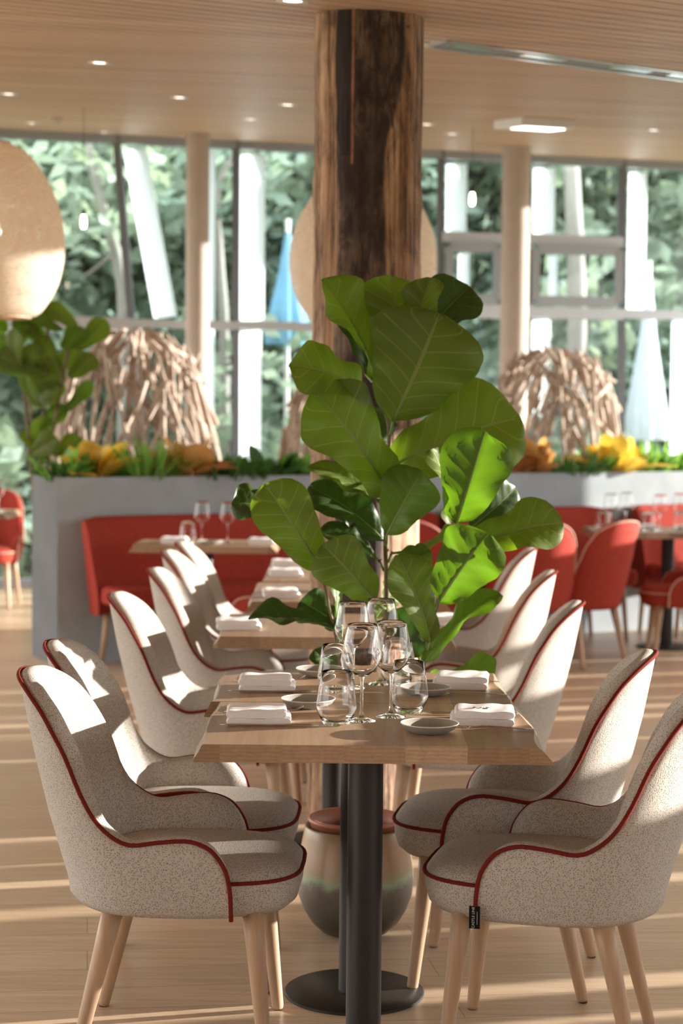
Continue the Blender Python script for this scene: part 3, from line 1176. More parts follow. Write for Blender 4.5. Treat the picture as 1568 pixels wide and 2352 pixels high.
def dining_table(label, x0, x1, y0, y1, pole_x, pole_y, seed, group, disc_r=0.185):
    root = thing('dining_table', label, 'table', (0, 0, 0), 0, group)
    t = tabletop_mb(x0, x1, y0, y1, seed).build('tabletop', M['oak'], root)
    smooth_by(t, 25)
    o = MB().lathe([(0.0415, FZ + 0.010), (0.0415, 0.709)], 32, (pole_x, pole_y, 0)).build('pole', M['steel'], root)
    smooth_by(o)
    o = MB().lathe([(disc_r, 0.0), (disc_r, 0.007), (disc_r - 0.004, 0.010)], 56, (pole_x, pole_y, FZ)).build('base_plate', M['steel'], root)
    smooth_by(o)
    o = MB().box((pole_x - 0.09, pole_y - 0.09, 0.704), (pole_x + 0.09, pole_y + 0.09, 0.709)).build('mounting_plate', M['steel'], root)
    return root


TG = 'oak tables in the row'
dining_table('oak table nearest the camera, with live edges and the front glasses', -0.331, 0.484, 4.05, 4.650, 0.062, 4.19, 1, TG)
dining_table('oak table pushed against the back of the front table, before the potted fig', -0.349, 0.470, 4.656, 5.215, 0.045, 4.70, 2, TG)
dining_table('oak table in front of the timber post, behind the fig', -0.425, 0.390, 6.02, 6.695, -0.02, 6.36, 3, TG)
dining_table('oak table just behind the timber post, with one napkin showing', -0.378, 0.44, 7.150, 7.95, 0.04, 7.55, 4, TG)
dining_table('oak table at the far end of the row, with two napkins at left', -0.362, 0.46, 8.03, 9.18, 0.05, 8.6, 5, TG)

# ------------------------------------------------------------------ tableware
ZT = 0.7504
wine0 = thing('wine_glass', 'wine glass', 'wine glass')
bowl = [(0.006, 0.108), (0.018, 0.113), (0.032, 0.125), (0.043, 0.141), (0.0485, 0.157), (0.0490, 0.164), (0.0475, 0.176), (0.0435, 0.200), (0.0385, 0.224), (0.0362, 0.237), (0.0352, 0.2372), (0.0358, 0.2355)]
inner = [(0.0378, 0.224), (0.0427, 0.200), (0.0466, 0.176), (0.0480, 0.164), (0.0475, 0.157), (0.042, 0.1415), (0.031, 0.1258), (0.016, 0.1145), (0.0005, 0.112)]
o = MB().lathe(bowl + inner, 40, cap0=False, cap1=False).build('bowl', M['glass'], wine0, True)
o = MB().lathe([(0.0005, 0.0), (0.037, 0.0), (0.0375, 0.0012), (0.030, 0.0035), (0.015, 0.0065), (0.007, 0.012), (0.0042, 0.022), (0.0036, 0.06), (0.0040, 0.095), (0.006, 0.108)], 32, cap0=False, cap1=False).build('stem', M['glass'], wine0, True)
tumb0 = thing('tumbler', 'tumbler', 'tumbler')
TH = 1.06
tprof = [(0.0005, 0.0), (0.029, 0.0), (0.032, 0.003), (0.042, 0.020), (0.0490, 0.036), (0.0500, 0.042), (0.0485, 0.052), (0.0430, 0.088), (0.0372, 0.122), (0.0362, 0.1222),
         (0.0364, 0.120), (0.0420, 0.088), (0.0475, 0.052), (0.0489, 0.042), (0.0480, 0.036), (0.0405, 0.021), (0.030, 0.0085), (0.0005, 0.0075)]
MB().lathe([(r, z * TH) for r, z in tprof], 40, cap0=False, cap1=False).build('glass_body', M['glass'], tumb0, True)


def put(proto, px, py, z, label, group, rz=0.0):
    key = proto.name
    o = proto if key not in used else copy_tree(proto)
    used[key] = 1
    p = on_z(px, py, z)
    o.location = (p.x, p.y, z)
    o.rotation_euler = (0, 0, rz)
    tag(o, label, None, group)
    return o


GG = 'wine glasses on the front tables'
put(wine0, 830, 1655, ZT, 'front left wine glass of the four on the front tables', GG)
put(wine0, 897, 1646, ZT, 'front right wine glass of the four on the front tables', GG)
put(wine0, 808, 1580, ZT, 'rear left wine glass, taller in view behind the front one', GG)
put(wine0, 874, 1571, ZT, 'rear right wine glass, farthest of the four before the fig', GG)
GG = 'stemless tumblers on the front tables'
put(tumb0, 772, 1664, ZT, 'stemless tumbler nearest the camera, beside the front left napkin', GG)
put(tumb0, 938, 1636, ZT, 'stemless tumbler at right, behind the front right plate', GG)
put(tumb0, 771, 1590, ZT, 'stemless tumbler behind the nearest tumbler, at rear left', GG)
put(tumb0, 913, 1574, ZT, 'stemless tumbler farthest back, hidden behind the right wine glass', GG)

plate0 = thing('side_plate', 'plate', 'plate')
o = MB().lathe([(0.0005, 0.0), (0.040, 0.0), (0.044, 0.002), (0.060, 0.010), (0.0680, 0.0205), (0.0692, 0.0222), (0.0685, 0.0232), (0.0668, 0.0222), (0.056, 0.0125), (0.044, 0.0075), (0.0005, 0.007)], 48, cap0=False, cap1=False).build('dish', M['plate'], plate0, True)
o = MB().tube([(0.0682 * math.cos(t * math.pi / 24), 0.0682 * math.sin(t * math.pi / 24), 0.0225) for t in range(48)], 0.0013, 6, True).build('rim', M['plate_rim'], plate0, True)
tag(o, 'paler rim')
GG = 'grey side plates on the front tables'
put(plate0, 986, 1682, ZT, 'grey side plate at front right, casting a shadow on the bare wood', GG)
put(plate0, 976, 1596, ZT, 'grey side plate behind the right tumbler, at rear right', GG)
put(plate0, 707, 1624, ZT, 'grey side plate half behind the front left napkin', GG)
put(plate0, 735, 1553, ZT, 'grey side plate farthest back on the left', GG)


def napkin_mb(seed, wx=0.155, dy=0.135, h=0.034):
    """linen napkin folded in four: stacked soft folds, a rolled fold on the +x side"""
    rnd = random.Random(seed)
    m = MB()
    layers = [(0.0, 0.017, 1.0, 0.0), (0.0165, h, 0.94, -0.006)]
    for li, (z0, z1, sc, sh) in enumerate(layers):
        nx, ny, nk = 12, 8, 8
        vs, fs = [], []
        hx, hy = wx / 2 * sc, dy / 2 * (sc - 0.02 * li)
        ring = 12
        # cross-section along x: rounded slab swept along y
        for j in range(ny + 1):
            y = -hy + 2 * hy * j / ny
            wob = 0.0012 * math.sin(j * 1.9 + seed + li)
            e = 1.0 if 0 < j < ny else 0.985
            sec = []
            zc, r = (z0 + z1) / 2, (z1 - z0) / 2
            for k in range(7):
                a = -math.pi / 2 + math.pi * k / 6
                sec.append((hx * e + sh - r + r * math.cos(a) + wob, zc + r * 0.98 * math.sin(a)))
            for k in range(1, 9):
                f = k / 9
                sec.append((hx * e - r + sh - f * (2 * hx * e - 2 * r), z1 - r * 0.02 + 0.0016 * math.sin(f * 9 + li * 2 + j * 0.5)))
            for k in range(7):
                a = math.pi / 2 + math.pi * k / 6
                sec.append((-hx * e + sh + r + r * math.cos(a) + wob, zc + r * 0.98 * math.sin(a)))
            for k in range(1, 9):
                f = k / 9
                sec.append((-hx * e + r + sh + f * (2 * hx * e - 2 * r), z0 + r * 0.02))
            ring = len(sec)
            vs += [(x, y, max(0.0002, z)) for x, z in sec]
        for j in range(ny):
            for k in range(ring):
                k2 = (k + 1) % ring
                fs.append((j * ring + k, (j + 1) * ring + k, (j + 1) * ring + k2, j * ring + k2))
        fs.append(tuple(range(ring)))
        fs.append(tuple(range((ny + 1) * ring - 1, ny * ring - 1, -1)))
        m.add(vs, fs)
    return m


NG = 'folded white napkins on the tables'
nap_mesh = [napkin_mb(3).mesh('napkin', M['napkin']), napkin_mb(8, 0.152, 0.14).mesh('napkin', M['napkin'])]
for me in nap_mesh:
    me.polygons.foreach_set('use_smooth', [True] * len(me.polygons))
    me.set_sharp_from_angle(angle=math.radians(50))
for k, (px, py, dy, rz, lab) in enumerate([
        (592, 1667, 0.068, 2, 'folded white napkin at front left, nearest the camera'),
        (612, 1590, 0.068, 1, 'folded white napkin at rear left of the front tables'),
        (1111, 1668, 0.068, 176, 'folded white napkin with embroidered mark at front right'),
        (1060, 1584, 0.068, 174, 'folded white napkin at rear right, beside the low fig leaf'),
        (546, 1447, 0.055, 4, 'folded napkin at left end of the table before the post'),
        (645, 1374, 0.055, 5, 'folded napkin on the table just behind the post'),
        (655, 1325, 0.055, 3, 'nearer napkin on the far end table'),
        (660, 1303, 0.055, 3, 'farther napkin on the far end table'),
        (1010, 1437, 0.055, 176, 'folded napkin at right end of the table before the post')]):
    p = on_z(px, py, ZT)
    o = bpy.data.objects.new('napkin', nap_mesh[k % 2])
    COL.objects.link(o)
    o.location = (p.x, p.y + dy, ZT)
    o.rotation_euler = (0, 0, math.radians(rz))
    tag(o, lab, 'napkin', NG)
    if k == 2:
        em = MB()
        for q, xx in enumerate((-0.012, 0.006, 0.020)):
            em.tube([(xx + 0.006 * math.cos(t), 0.012 + 0.008 * math.sin(t), 0.0352) for t in [i * 2 * math.pi / 14 for i in range(14 if q != 1 else 11)]], 0.0009, 5, q != 1)
        e = em.build('embroidery', plain('grey embroidery', (0.35, 0.32, 0.30), 0.8), o)
        tag(e, 'small grey stitched mark')

knife_mb = MB()
path = [(-0.118 + 0.0236 * i, 0, 0.0045) for i in range(11)]
knife_mb.tube(path, [0.003, 0.0042, 0.0043, 0.0042, 0.004, 0.0036, 0.0050, 0.0065, 0.0072, 0.0065, 0.002], 10, flat=0.45)
knife_me = knife_mb.mesh('table_knife', M['cutlery'], True)
fork_mb = MB()
fork_mb.tube([(-0.1, 0, 0.003), (-0.06, 0, 0.0045), (-0.02, 0, 0.008), (0.02, 0, 0.010), (0.045, 0, 0.006), (0.055, 0, 0.005)], [0.0042, 0.0042, 0.0030, 0.0026, 0.005, 0.009], 10, flat=0.35)
for yy in (-0.0075, -0.0025, 0.0025, 0.0075):
    fork_mb.tube([(0.053, yy, 0.005), (0.075, yy, 0.006), (0.098, yy * 0.9, 0.017)], [0.0016, 0.0014, 0.0009], 6, flat=0.6)
fork_me = fork_mb.mesh('table_fork', M['cutlery'], True)
for me, name, px, py, rz, lab in [
        (knife_me, 'table_knife', 618, 1669, 0, 'steel knife in front of the front left napkin'),
        (knife_me, 'table_knife', 624, 1591, 0, 'steel knife between the two left napkins'),
        (fork_me, 'table_fork', 607, 1637, 4, 'steel fork tucked behind the front left napkin'),
        (fork_me, 'table_fork', 620, 1565, 4, 'steel fork tucked behind the rear left napkin'),
        (fork_me, 'table_fork', 1130, 1676, 177, 'steel fork in front of the front right napkin'),
        (knife_me, 'table_knife', 1080, 1642, 178, 'steel knife behind the front right napkin'),
        (fork_me, 'table_fork', 1080, 1597, 176, 'steel fork in front of the rear right napkin'),
        (knife_me, 'table_knife', 1050, 1568, 178, 'steel knife behind the rear right napkin')]:
    p = on_z(px, py, ZT)
    o = bpy.data.objects.new(name, me)
    COL.objects.link(o)
    o.location = (p.x, p.y, ZT)
    o.rotation_euler = (0, 0, math.radians(rz))
    tag(o, lab, 'knife' if 'knife' in name else 'fork', 'cutlery on the front tables')

# ------------------------------------------------------------------ potted fig
LW = [(0, 0.04), (0.04, 0.22), (0.12, 0.44), (0.25, 0.60), (0.38, 0.67), (0.52, 0.80), (0.68, 0.98), (0.79, 1.0), (0.89, 0.86), (0.96, 0.56), (0.99, 0.30), (1.0, 0.14)]


def prof_w(t):
    for (a, wa), (b, wb) in zip(LW, LW[1:]):
        if t <= b:
            f = (t - a) / (b - a)
            f = f * f * (3 - 2 * f) * 0.5 + f * 0.5
            return wa + (wb - wa) * f
    return 0.05


def leaf_mb(base, tip, width, roll, fold=0.15, bend=0.06, wave=0.02, seed=0, petiole=None, curl=0.0):
    base, tip = Vector(base), Vector(tip)
    ax = tip - base
    L = ax.length
    ax.normalize()
    view = (EYE - (base + tip) / 2).normalized()
    nrm = (view - ax * view.dot(ax))
    nrm = nrm.normalized() if nrm.length > 0.05 else ax.orthogonal().normalized()
    nrm = Matrix.Rotation(math.radians(roll), 3, ax) @ nrm
    side = ax.cross(nrm).normalized()
    rnd = random.Random(seed)
    ph = rnd.uniform(0, 6)
    nu, nv = 22, 7
    vs, uv, fs = [], [], []
    for i in range(nu + 1):
        t = i / nu
        mid = base + ax * (L * t) - nrm * (bend * L * 4 * (t - 0.5) ** 2 - bend * L) * 1.0 + nrm * curl * L * (-(t ** 3))
        hw = width / 2 * prof_w(t)
        for j in range(-nv, nv + 1):
            s = j / nv
            f = fold * hw * abs(s) - 0.35 * fold * hw * s * s
            wv = wave * width * abs(s) ** 2 * (math.sin(t * 8.5 + ph + (2.1 if s > 0 else 0)) + 0.5 * math.sin(t * 19 + ph * 2 + (1.0 if s > 0 else 0)))
            wv -= 0.10 * hw * s ** 4
            pimple = 0.016 * width * math.cos((t - 0.2 * abs(s)) * 7 * 2 * math.pi) * (1 - abs(s)) * abs(s) * 4
            p = mid + side * (hw * s) * math.cos(fold * 0.6) + nrm * (f + wv + pimple)
            vs.append(p)
            uv.append((t, s))
    m = 2 * nv + 1
    for i in range(nu):
        for j in range(m - 1):
            fs.append((i * m + j, i * m + j + 1, (i + 1) * m + j + 1, (i + 1) * m + j))
    fs = [tuple(reversed(f)) for f in fs]
    mb = MB()
    mb.uv = uv
    mb.add(vs, fs, 0)
    # midrib ridge on the back and the leaf stalk
    path = [vs[i * m + nv] - nrm * 0.001 for i in range(0, nu + 1)]
    rad = [0.0042 * (1 - 0.75 * i / nu) for i in range(nu + 1)]
    k0 = len(mb.v)
    mb.tube(path, rad, 6, mi=1)
    if petiole is not None:
        pe = Vector(petiole)
        mb.tube([pe, pe.lerp(base, 0.5) + Vector((0, 0, -0.008)), base], [0.0045, 0.004, 0.004], 6, mi=1)
    mb.uv += [(0, 0)] * (len(mb.v) - k0)
    return mb


M['rib'] = plain('leaf rib', (0.16, 0.24, 0.06), 0.5)
FY = 5.42
LEAVES = [  # base px, base depth, tip px, tip depth, width px, roll, fold, bend, material
    (862, 862, .02, 742, 640, -.04, 150, 62, .5, .03, 'leaf'),
    (905, 850, .06, 905, 630, .10, 165, 12, .1, .05, 'leaf'),
    (955, 830, .04, 985, 636, .04, 120, -35, .3, .05, 'leaf'),
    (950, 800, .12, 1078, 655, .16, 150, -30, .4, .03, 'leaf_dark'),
    (902, 968, -.05, 1010, 722, -.10, 262, 5, .12, .05, 'leaf'),
    (838, 925, .02, 672, 832, -.12, 150, 50, .3, .12, 'leaf'),
    (893, 1140, -.03, 722, 895, -.12, 190, 20, .22, .06, 'leaf'),
    (888, 1078, .0, 1192, 948, -.02, 232, -22, .2, .05, 'leaf'),
    (870, 1152, .02, 712, 1060, .04, 95, 62, .2, .04, 'leaf'),
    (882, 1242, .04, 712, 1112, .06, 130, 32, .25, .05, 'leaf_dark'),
    (888, 1228, -.10, 968, 1082, -.14, 138, -8, .25, .03, 'leaf_new'),
    (1048, 1203, -.14, 1112, 998, -.26, 160, 10, .22, .05, 'leaf_new'),
    (1034, 1220, -.10, 1004, 1030, -.16, 120, 74, .1, .02, 'leaf'),
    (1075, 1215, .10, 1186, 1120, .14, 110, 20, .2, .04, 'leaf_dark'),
    (1062, 1262, -.02, 1290, 1192, -.04, 135, -35, .3, .05, 'leaf'),
    (1008, 1382, -.12, 1118, 1226, -.16, 158, -10, .18, .04, 'leaf_new'),
    (738, 1312, -.06, 610, 1112, -.10, 140, 10, .2, .06, 'leaf'),
    (640, 1180, .08, 536, 1150, .02, 120, 40, .4, .05, 'leaf_dark'),
    (872, 1290, .0, 737, 1212, -.04, 100, 55, .3, .05, 'leaf_dark'),
    (862, 1382, -.10, 742, 1250, -.14, 128, 14, .2, .06, 'leaf'),
    (988, 1475, -.10, 915, 1275, -.12, 112, 20, .3, .05, 'leaf'),
    (975, 1522, -.08, 1138, 1352, -.06, 100, -55, .3, .03, 'leaf_new'),
    (962, 1510, .02, 905, 1400, .04, 110, 15, .3, .04, 'leaf_dark'),
    (778, 1450, -.02, 572, 1415, -.06, 100, 62, .5, .05, 'leaf_dark'),
    (782, 1440, .04, 690, 1378, .06, 96, 25, .2, .04, 'leaf_dark'),
    (898, 1272, -.02, 1038, 1214, -.06, 76, 66, .3, .05, 'leaf'),
    (985, 1555, .04, 1140, 1520, .03, 90, 48, .2, .06, 'leaf_new'),
    (900, 1292, -.02, 990, 1272, -.06, 70, 40, .3, .04, 'leaf'),
    (770, 1420, .0, 768, 1290, .02, 70, 60, .3, .03, 'leaf_new'),
    (770, 1560, .02, 725, 1490, .02, 62, 30, .3, .03, 'leaf_dark'),
    (860, 1420, .06, 905, 1345, .10, 80, 50, .3, .03, 'leaf'),
    (840, 860, .10, 800, 655, .12, 120, 30, .3, .03, 'leaf_dark'),
    (880, 1080, .10, 850, 930, .12, 110, 55, .3, .03, 'leaf_dark'),
]


def potted_fig():
    root = thing('potted_fig', 'tall fiddle leaf fig in glazed pot standing between front tables and timber post', 'potted plant', (0.05, 5.27, 0))
    rel = Vector((0.05, 5.27, 0))
    pot = [(0.0005, 0.0), (0.075, 0.0), (0.100, 0.006), (0.128, 0.030), (0.152, 0.065), (0.168, 0.105), (0.173, 0.140), (0.171, 0.175), (0.163, 0.22), (0.154, 0.262), (0.150, 0.285), (0.147, 0.290), (0.143, 0.287), (0.142, 0.24), (0.0005, 0.235)]
    pot = [(r, FZ + z * (0.29 - FZ) / 0.29) for r, z in pot]
    MB().lathe(pot, 56, cap0=False, cap1=False).build('pot', M['glaze'], root, True)
    ip = MB().lathe([(0.128, 0.245), (0.134, 0.302), (0.140, 0.303), (0.140, 0.312), (0.130, 0.313), (0.126, 0.27)], 48, cap0=False, cap1=False).build('inner_pot', M['terracotta'], root, True)
    tag(ip, 'terracotta coloured inner pot')
    MB().lathe([(0.126, 0.262), (0.08, 0.275), (0.0005, 0.272)], 32, cap0=False, cap1=False).build('soil', M['soil'], root, True)
    P = lambda x, y, dd: at(x, y, FY + dd) - rel
    main = [Vector((0.02, 0, 0.26)), Vector((0.03, 0.10, 0.46)), P(868, 1700, .02), P(884, 1500, .02), P(888, 1340, .0), P(886, 1230, .0), P(890, 1080, .02), P(893, 980, .03), P(868, 880, .04), P(872, 800, .06)]
    left = [Vector((-0.02, 0, 0.26)), Vector((-0.01, 0.10, 0.44)), P(800, 1620, .02), P(775, 1480, .0), P(752, 1380, -.03), P(737, 1312, -.06)]
    right = [Vector((0.03, 0.01, 0.26)), Vector((0.06, 0.11, 0.44)), P(950, 1640, .0), P(972, 1530, -.03), P(1000, 1400, -.02), P(1035, 1270, -.01), P(1045, 1205, -.02)]
    stems = []
    for pts, r0 in ((main, 0.011), (left, 0.007), (right, 0.008)):
        c = catmull(pts, 5)
        stems.append(c)
        n = len(c)
        MB().tube(c, [r0 * (1 - 0.45 * i / n) for i in range(n)], 10).build('stem', M['stem'], root, True)
    allp = [p for c in stems for p in c]
    for k, (bx, by, bd, tx, ty, td, wpx, roll, fold, bend, mt) in enumerate(LEAVES):
        b, t = P(bx, by, bd), P(tx, ty, td)
        near = min(allp, key=lambda p: (p - b + Vector((0, 0, 0.03))).length)
        mb = leaf_mb(b + rel, t + rel, wpx * FY / F_PX * 1.04, roll + ((k * 29) % 11 - 5) * 1.6, fold + 0.10, bend + 0.02, 0.085, k, near + rel, 0.03 + 0.07 * ((k * 37) % 10) / 10)
        mb.v = [(x - rel.x, y - rel.y, z - rel.z) for x, y, z in mb.v]
        o = mb.build('leaf', [M[mt], M['rib']], root, True)


potted_fig()

# ------------------------------------------------------------------ planters with plants
PL = lambda X: 10.80 + 0.55 * (X + 1.70)      # front face of the planter wall
pu = Vector((1, 0.55, 0)).normalized()
pv = Vector((-pu.y, pu.x, 0))
P0 = Vector((-1.70, 10.80, 0))
PT, PH = 0.46, 1.10


def planter():
    L = 5.6
    root = thing('planter_wall', 'long grey clad planter wall filled with plants, behind the red benches', 'planter')
    q = [P0, P0 + pu * L, P0 + pu * L + pv * PT, P0 + pv * PT]
    qi = [P0 + pu * 0.04 + pv * 0.04, P0 + pu * (L - 0.04) + pv * 0.04, P0 + pu * (L - 0.04) + pv * (PT - 0.04), P0 + pu * 0.04 + pv * (PT - 0.04)]
    m = MB()
    vs = [Vector((p.x, p.y, FZ)) for p in q] + [Vector((p.x, p.y, PH)) for p in q] + [Vector((p.x, p.y, PH)) for p in qi] + [Vector((p.x, p.y, PH - 0.1)) for p in qi]
    fs = [(0, 1, 5, 4), (1, 2, 6, 5), (2, 3, 7, 6), (3, 2, 1, 0)]
    fs += [(4 + i, 4 + (i + 1) % 4, 8 + (i + 1) % 4, 8 + i) for i in range(4)]
    fs += [(8 + i, 8 + (i + 1) % 4, 12 + (i + 1) % 4, 12 + i) for i in range(4)]
    m.add(vs, fs)
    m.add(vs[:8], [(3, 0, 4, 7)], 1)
    m.build('cladding', [M['concrete'], M['concrete_dark']], root)
    MB().add([v + Vector((0, 0, 0.055)) for v in vs[12:16]], [(0, 1, 2, 3)]).build('soil', M['soil'], root)


planter()


def spray_mb(seed, n, ln, wd, spread, rise, droop, nseg=5):
    """clump of strap or blade leaves springing from one point"""
    rnd = random.Random(seed)
    m = MB()
    for k in range(n):
        a = rnd.uniform(0, 2 * math.pi)
        el = math.radians(rnd.uniform(rise[0], rise[1]))
        L = ln * rnd.uniform(0.65, 1.1)
        W = wd * rnd.uniform(0.7, 1.15)
        r0 = spread * math.sqrt(rnd.random())
        p = Vector((math.cos(a) * r0, math.sin(a) * r0, 0))
        dirv = Vector((math.cos(a) * math.cos(el), math.sin(a) * math.cos(el), math.sin(el)))
        sidev = Vector((-math.sin(a), math.cos(a), 0))
        tw = rnd.uniform(-0.6, 0.6)
        sidev = (sidev * math.cos(tw) + dirv.cross(sidev) * math.sin(tw))
        vs, fs = [], []
        for i in range(nseg + 1):
            t = i / nseg
            wv = W / 2 * (math.sin(math.pi * min(1, 0.12 + 0.88 * t)) ** 0.8 + 0.05)
            c = p + dirv * (L * t) + Vector((0, 0, -droop * L * t * t))
            up_ = Vector((0, 0, 1)).cross(sidev).normalized() * 0
            vs += [c - sidev * wv + Vector((0, 0, wv * 0.25)), c, c + sidev * wv + Vector((0, 0, wv * 0.25))]
        for i in range(nseg):
            o = i * 3
            fs += [(o, o + 1, o + 4, o + 3), (o + 1, o + 2, o + 5, o + 4)]
        m.add(vs, fs)
    return m


SPR = {
    'croton': lambda s: spray_mb(s, 18, 0.25, 0.10, 0.03, (25, 85), 0.30),
    'grass': lambda s: spray_mb(s, 90, 0.21, 0.012, 0.10, (40, 88), 0.25, 4),
    'fern': lambda s: spray_mb(s, 130, 0.16, 0.014, 0.15, (30, 85), 0.3, 3),
    'broad': lambda s: spray_mb(s, 22, 0.17, 0.055, 0.06, (25, 80), 0.3),
}


def planter_plant(px, back, kind, mt, name, label, sc=1.0, seed=0):
    """back: how far behind the planter's face the plant is rooted"""
    k = (px - CX) / F_PX
    o0 = P0 + pv * back
    s = (k * o0.y - o0.x) / (pu.x - k * pu.y)
    p = o0 + pu * s
    o = SPR[kind](seed).build(name, M[mt], None, True, (p.x, p.y, PH - 0.03))
    sc *= 1.5
    o.scale = (sc, sc, sc)
    tag(o, label, 'plant', 'plants in the planter wall')
    return o


for i, args in enumerate([
        (135, .14, 'broad', 'grass_leaf', 'leafy_plant', 'bright green leafy plant at the left corner of the planter', 1.15),
        (212, .13, 'croton', 'yellow_leaf', 'croton', 'yellow croton near the left end of the planter', 1.0),
        (178, .30, 'fern', 'fern_leaf', 'fern', 'dark fern behind the yellow croton at the planter left end', 1.0),
        (262, .28, 'broad', 'grass_leaf', 'leafy_plant', 'green leafy plant between the yellow croton and the tufted grass', 1.1),
        (330, .16, 'grass', 'grass_leaf', 'tufted_grass', 'green tufted grass below the middle of the large driftwood dome', 1.15),
        (385, .30, 'broad', 'rust_leaf', 'croton', 'rusty croton behind the orange one, under the large driftwood dome', 1.1),
        (430, .15, 'croton', 'rust_leaf', 'croton', 'orange croton with spiky leaves under right side of large driftwood dome', 1.05),
        (505, .18, 'fern', 'fern_leaf', 'fern', 'dark low fern right of the orange croton', 1.05),
        (565, .20, 'fern', 'fern_leaf', 'fern', 'dark low fern in front of the tall white window strip', 1.0),
        (625, .18, 'broad', 'fern_leaf', 'leafy_plant', 'green leafy plant left of the timber post', 1.25),
        (680, .22, 'broad', 'grass_leaf', 'leafy_plant', 'light green leafy plant touching the timber post in view', 1.0),
        (1000, .2, 'fern', 'fern_leaf', 'fern', 'fern in planter mostly behind the large fig leaves', 1.0),
        (1165, .12, 'croton', 'rust_leaf', 'croton', 'rusty croton just right of the fig, hanging over the planter edge', 1.05),
        (1225, .14, 'croton', 'rust_leaf', 'croton', 'brown drooping croton under the right driftwood dome', 1.1),
        (1300, .22, 'fern', 'fern_leaf', 'fern', 'grey green fern under the right driftwood dome', 1.2),
        (1360, .25, 'broad', 'grass_leaf', 'leafy_plant', 'bright leafy plant left of the tall yellow croton', 1.1),
        (1415, .15, 'croton', 'yellow_leaf', 'croton', 'tall yellow croton near the right end of the planter', 1.2),
        (1480, .2, 'grass', 'grass_leaf', 'tufted_grass', 'tufted grass right of the tall yellow croton', 1.1),
        (1540, .2, 'broad', 'grass_leaf', 'leafy_plant', 'leafy plant at the right edge of the photo on the planter', 1.1)]):
    planter_plant(*args, seed=i + 11)


# background fig shrub at the left end of the planter
def back_fig():
    p0 = P0 + pu * 0.12 + pv * 0.62
    p0.z = 0
    root = thing('fig_shrub', 'leafy green fig shrub at far left, rising beside the large driftwood dome', 'plant', p0)
    rnd = random.Random(4)
    tips = [at(30, 760, 11.6), at(110, 740, 11.5), at(165, 760, 11.4), at(60, 860, 11.5)]
    for k, tp in enumerate(tips):
        tp = Vector(tp) - p0
        c = catmull([Vector((0.03 * k, 0, FZ)), Vector((-0.05 + 0.03 * k, 0, 0.9)), tp.lerp(Vector((0, 0, 1.0)), 0.4), tp], 5)
        MB().tube(c, 0.012, 8).build('stem', M['stem'], root, True)
        for q in range(8):
            b = c[-1 - (q * 2) % 10] + Vector((rnd.uniform(-.05, .05), rnd.uniform(-.05, .05), 0))
            d = Vector((rnd.uniform(-1, 1), rnd.uniform(-0.6, 0.4), rnd.uniform(0.1, 1.0))).normalized()
            mb = leaf_mb(b + p0, b + p0 + d * rnd.uniform(.2, .32), rnd.uniform(.12, .18), rnd.uniform(-50, 50), .25, .06, .02, q + k * 10)
            mb.v = [(x - p0.x, y - p0.y, z) for x, y, z in mb.v]
            mb.build('leaf', [M['leaf_new'] if q % 3 == 0 else M['leaf'], M['rib']], root, True)


back_fig()


# driftwood domes behind the planter
def dome(px, Y, rad, top, seed, label, n=230):
    c = at(px, 960, Y)
    root = thing('driftwood_dome', label, 'driftwood dome', (c.x, c.y, FZ))
    rnd = random.Random(seed)
    rest = MB()
    sticks = []
    for k in range(n):
        a = rnd.uniform(0, 2 * math.pi)
        # latitude over the dome; denser high up where it shows
        t = rnd.uniform(0.36, 1.0) ** 0.8
        a2 = a + rnd.gauss(0, 0.45)
        ln = rnd.uniform(0.20, 0.38)
        t2 = t - ln
        def sp(aa, tt, rr):
            tt = max(0.0, min(1.0, tt))
            ph = tt * math.pi / 2
            r = rad * rr * (math.cos(ph) ** 0.55)
            return Vector((r * math.cos(aa), r * math.sin(aa), top * (math.sin(ph) ** 0.9) if tt > 0 else 0))
        rr = rnd.uniform(0.93, 1.06)
        p, q = sp(a, t, rr), sp(a2, t2, rr + rnd.uniform(-0.05, 0.05))
        d = (p - q)
        p = p + d * rnd.uniform(0, 0.12)
        midp = p.lerp(q, 0.5) + Vector((rnd.uniform(-.02, .02), rnd.uniform(-.02, .02), rnd.uniform(-.02, .02)))
        sticks.append((q.y, [q, midp, p], rnd.uniform(0.013, 0.024)))
    sticks.sort(key=lambda s_: s_[0])
    for k, (_, pth, r) in enumerate(sticks):
        if k < 90:
            MB().tube(pth, [r, r * 1.05, r * 0.7], 6).build('stick', M['driftwood'], root, True)
        else:
            rest.tube(pth, [r, r * 1.05, r * 0.7], 6)
    o = rest.build('stick_tangle', M['driftwood'], root, True)
    o['kind'] = 'stuff'


dome(308, 12.5, 0.64, 2.07, 3, 'large driftwood dome at left above the planter, fully in view', 118)
dome(790, 13.4, 0.50, 1.95, 5, 'driftwood dome mostly hidden behind the timber post', 100)
dome(1272, 14.0, 0.62, 2.02, 9, 'driftwood dome at right, behind the fig and yellow croton', 118)

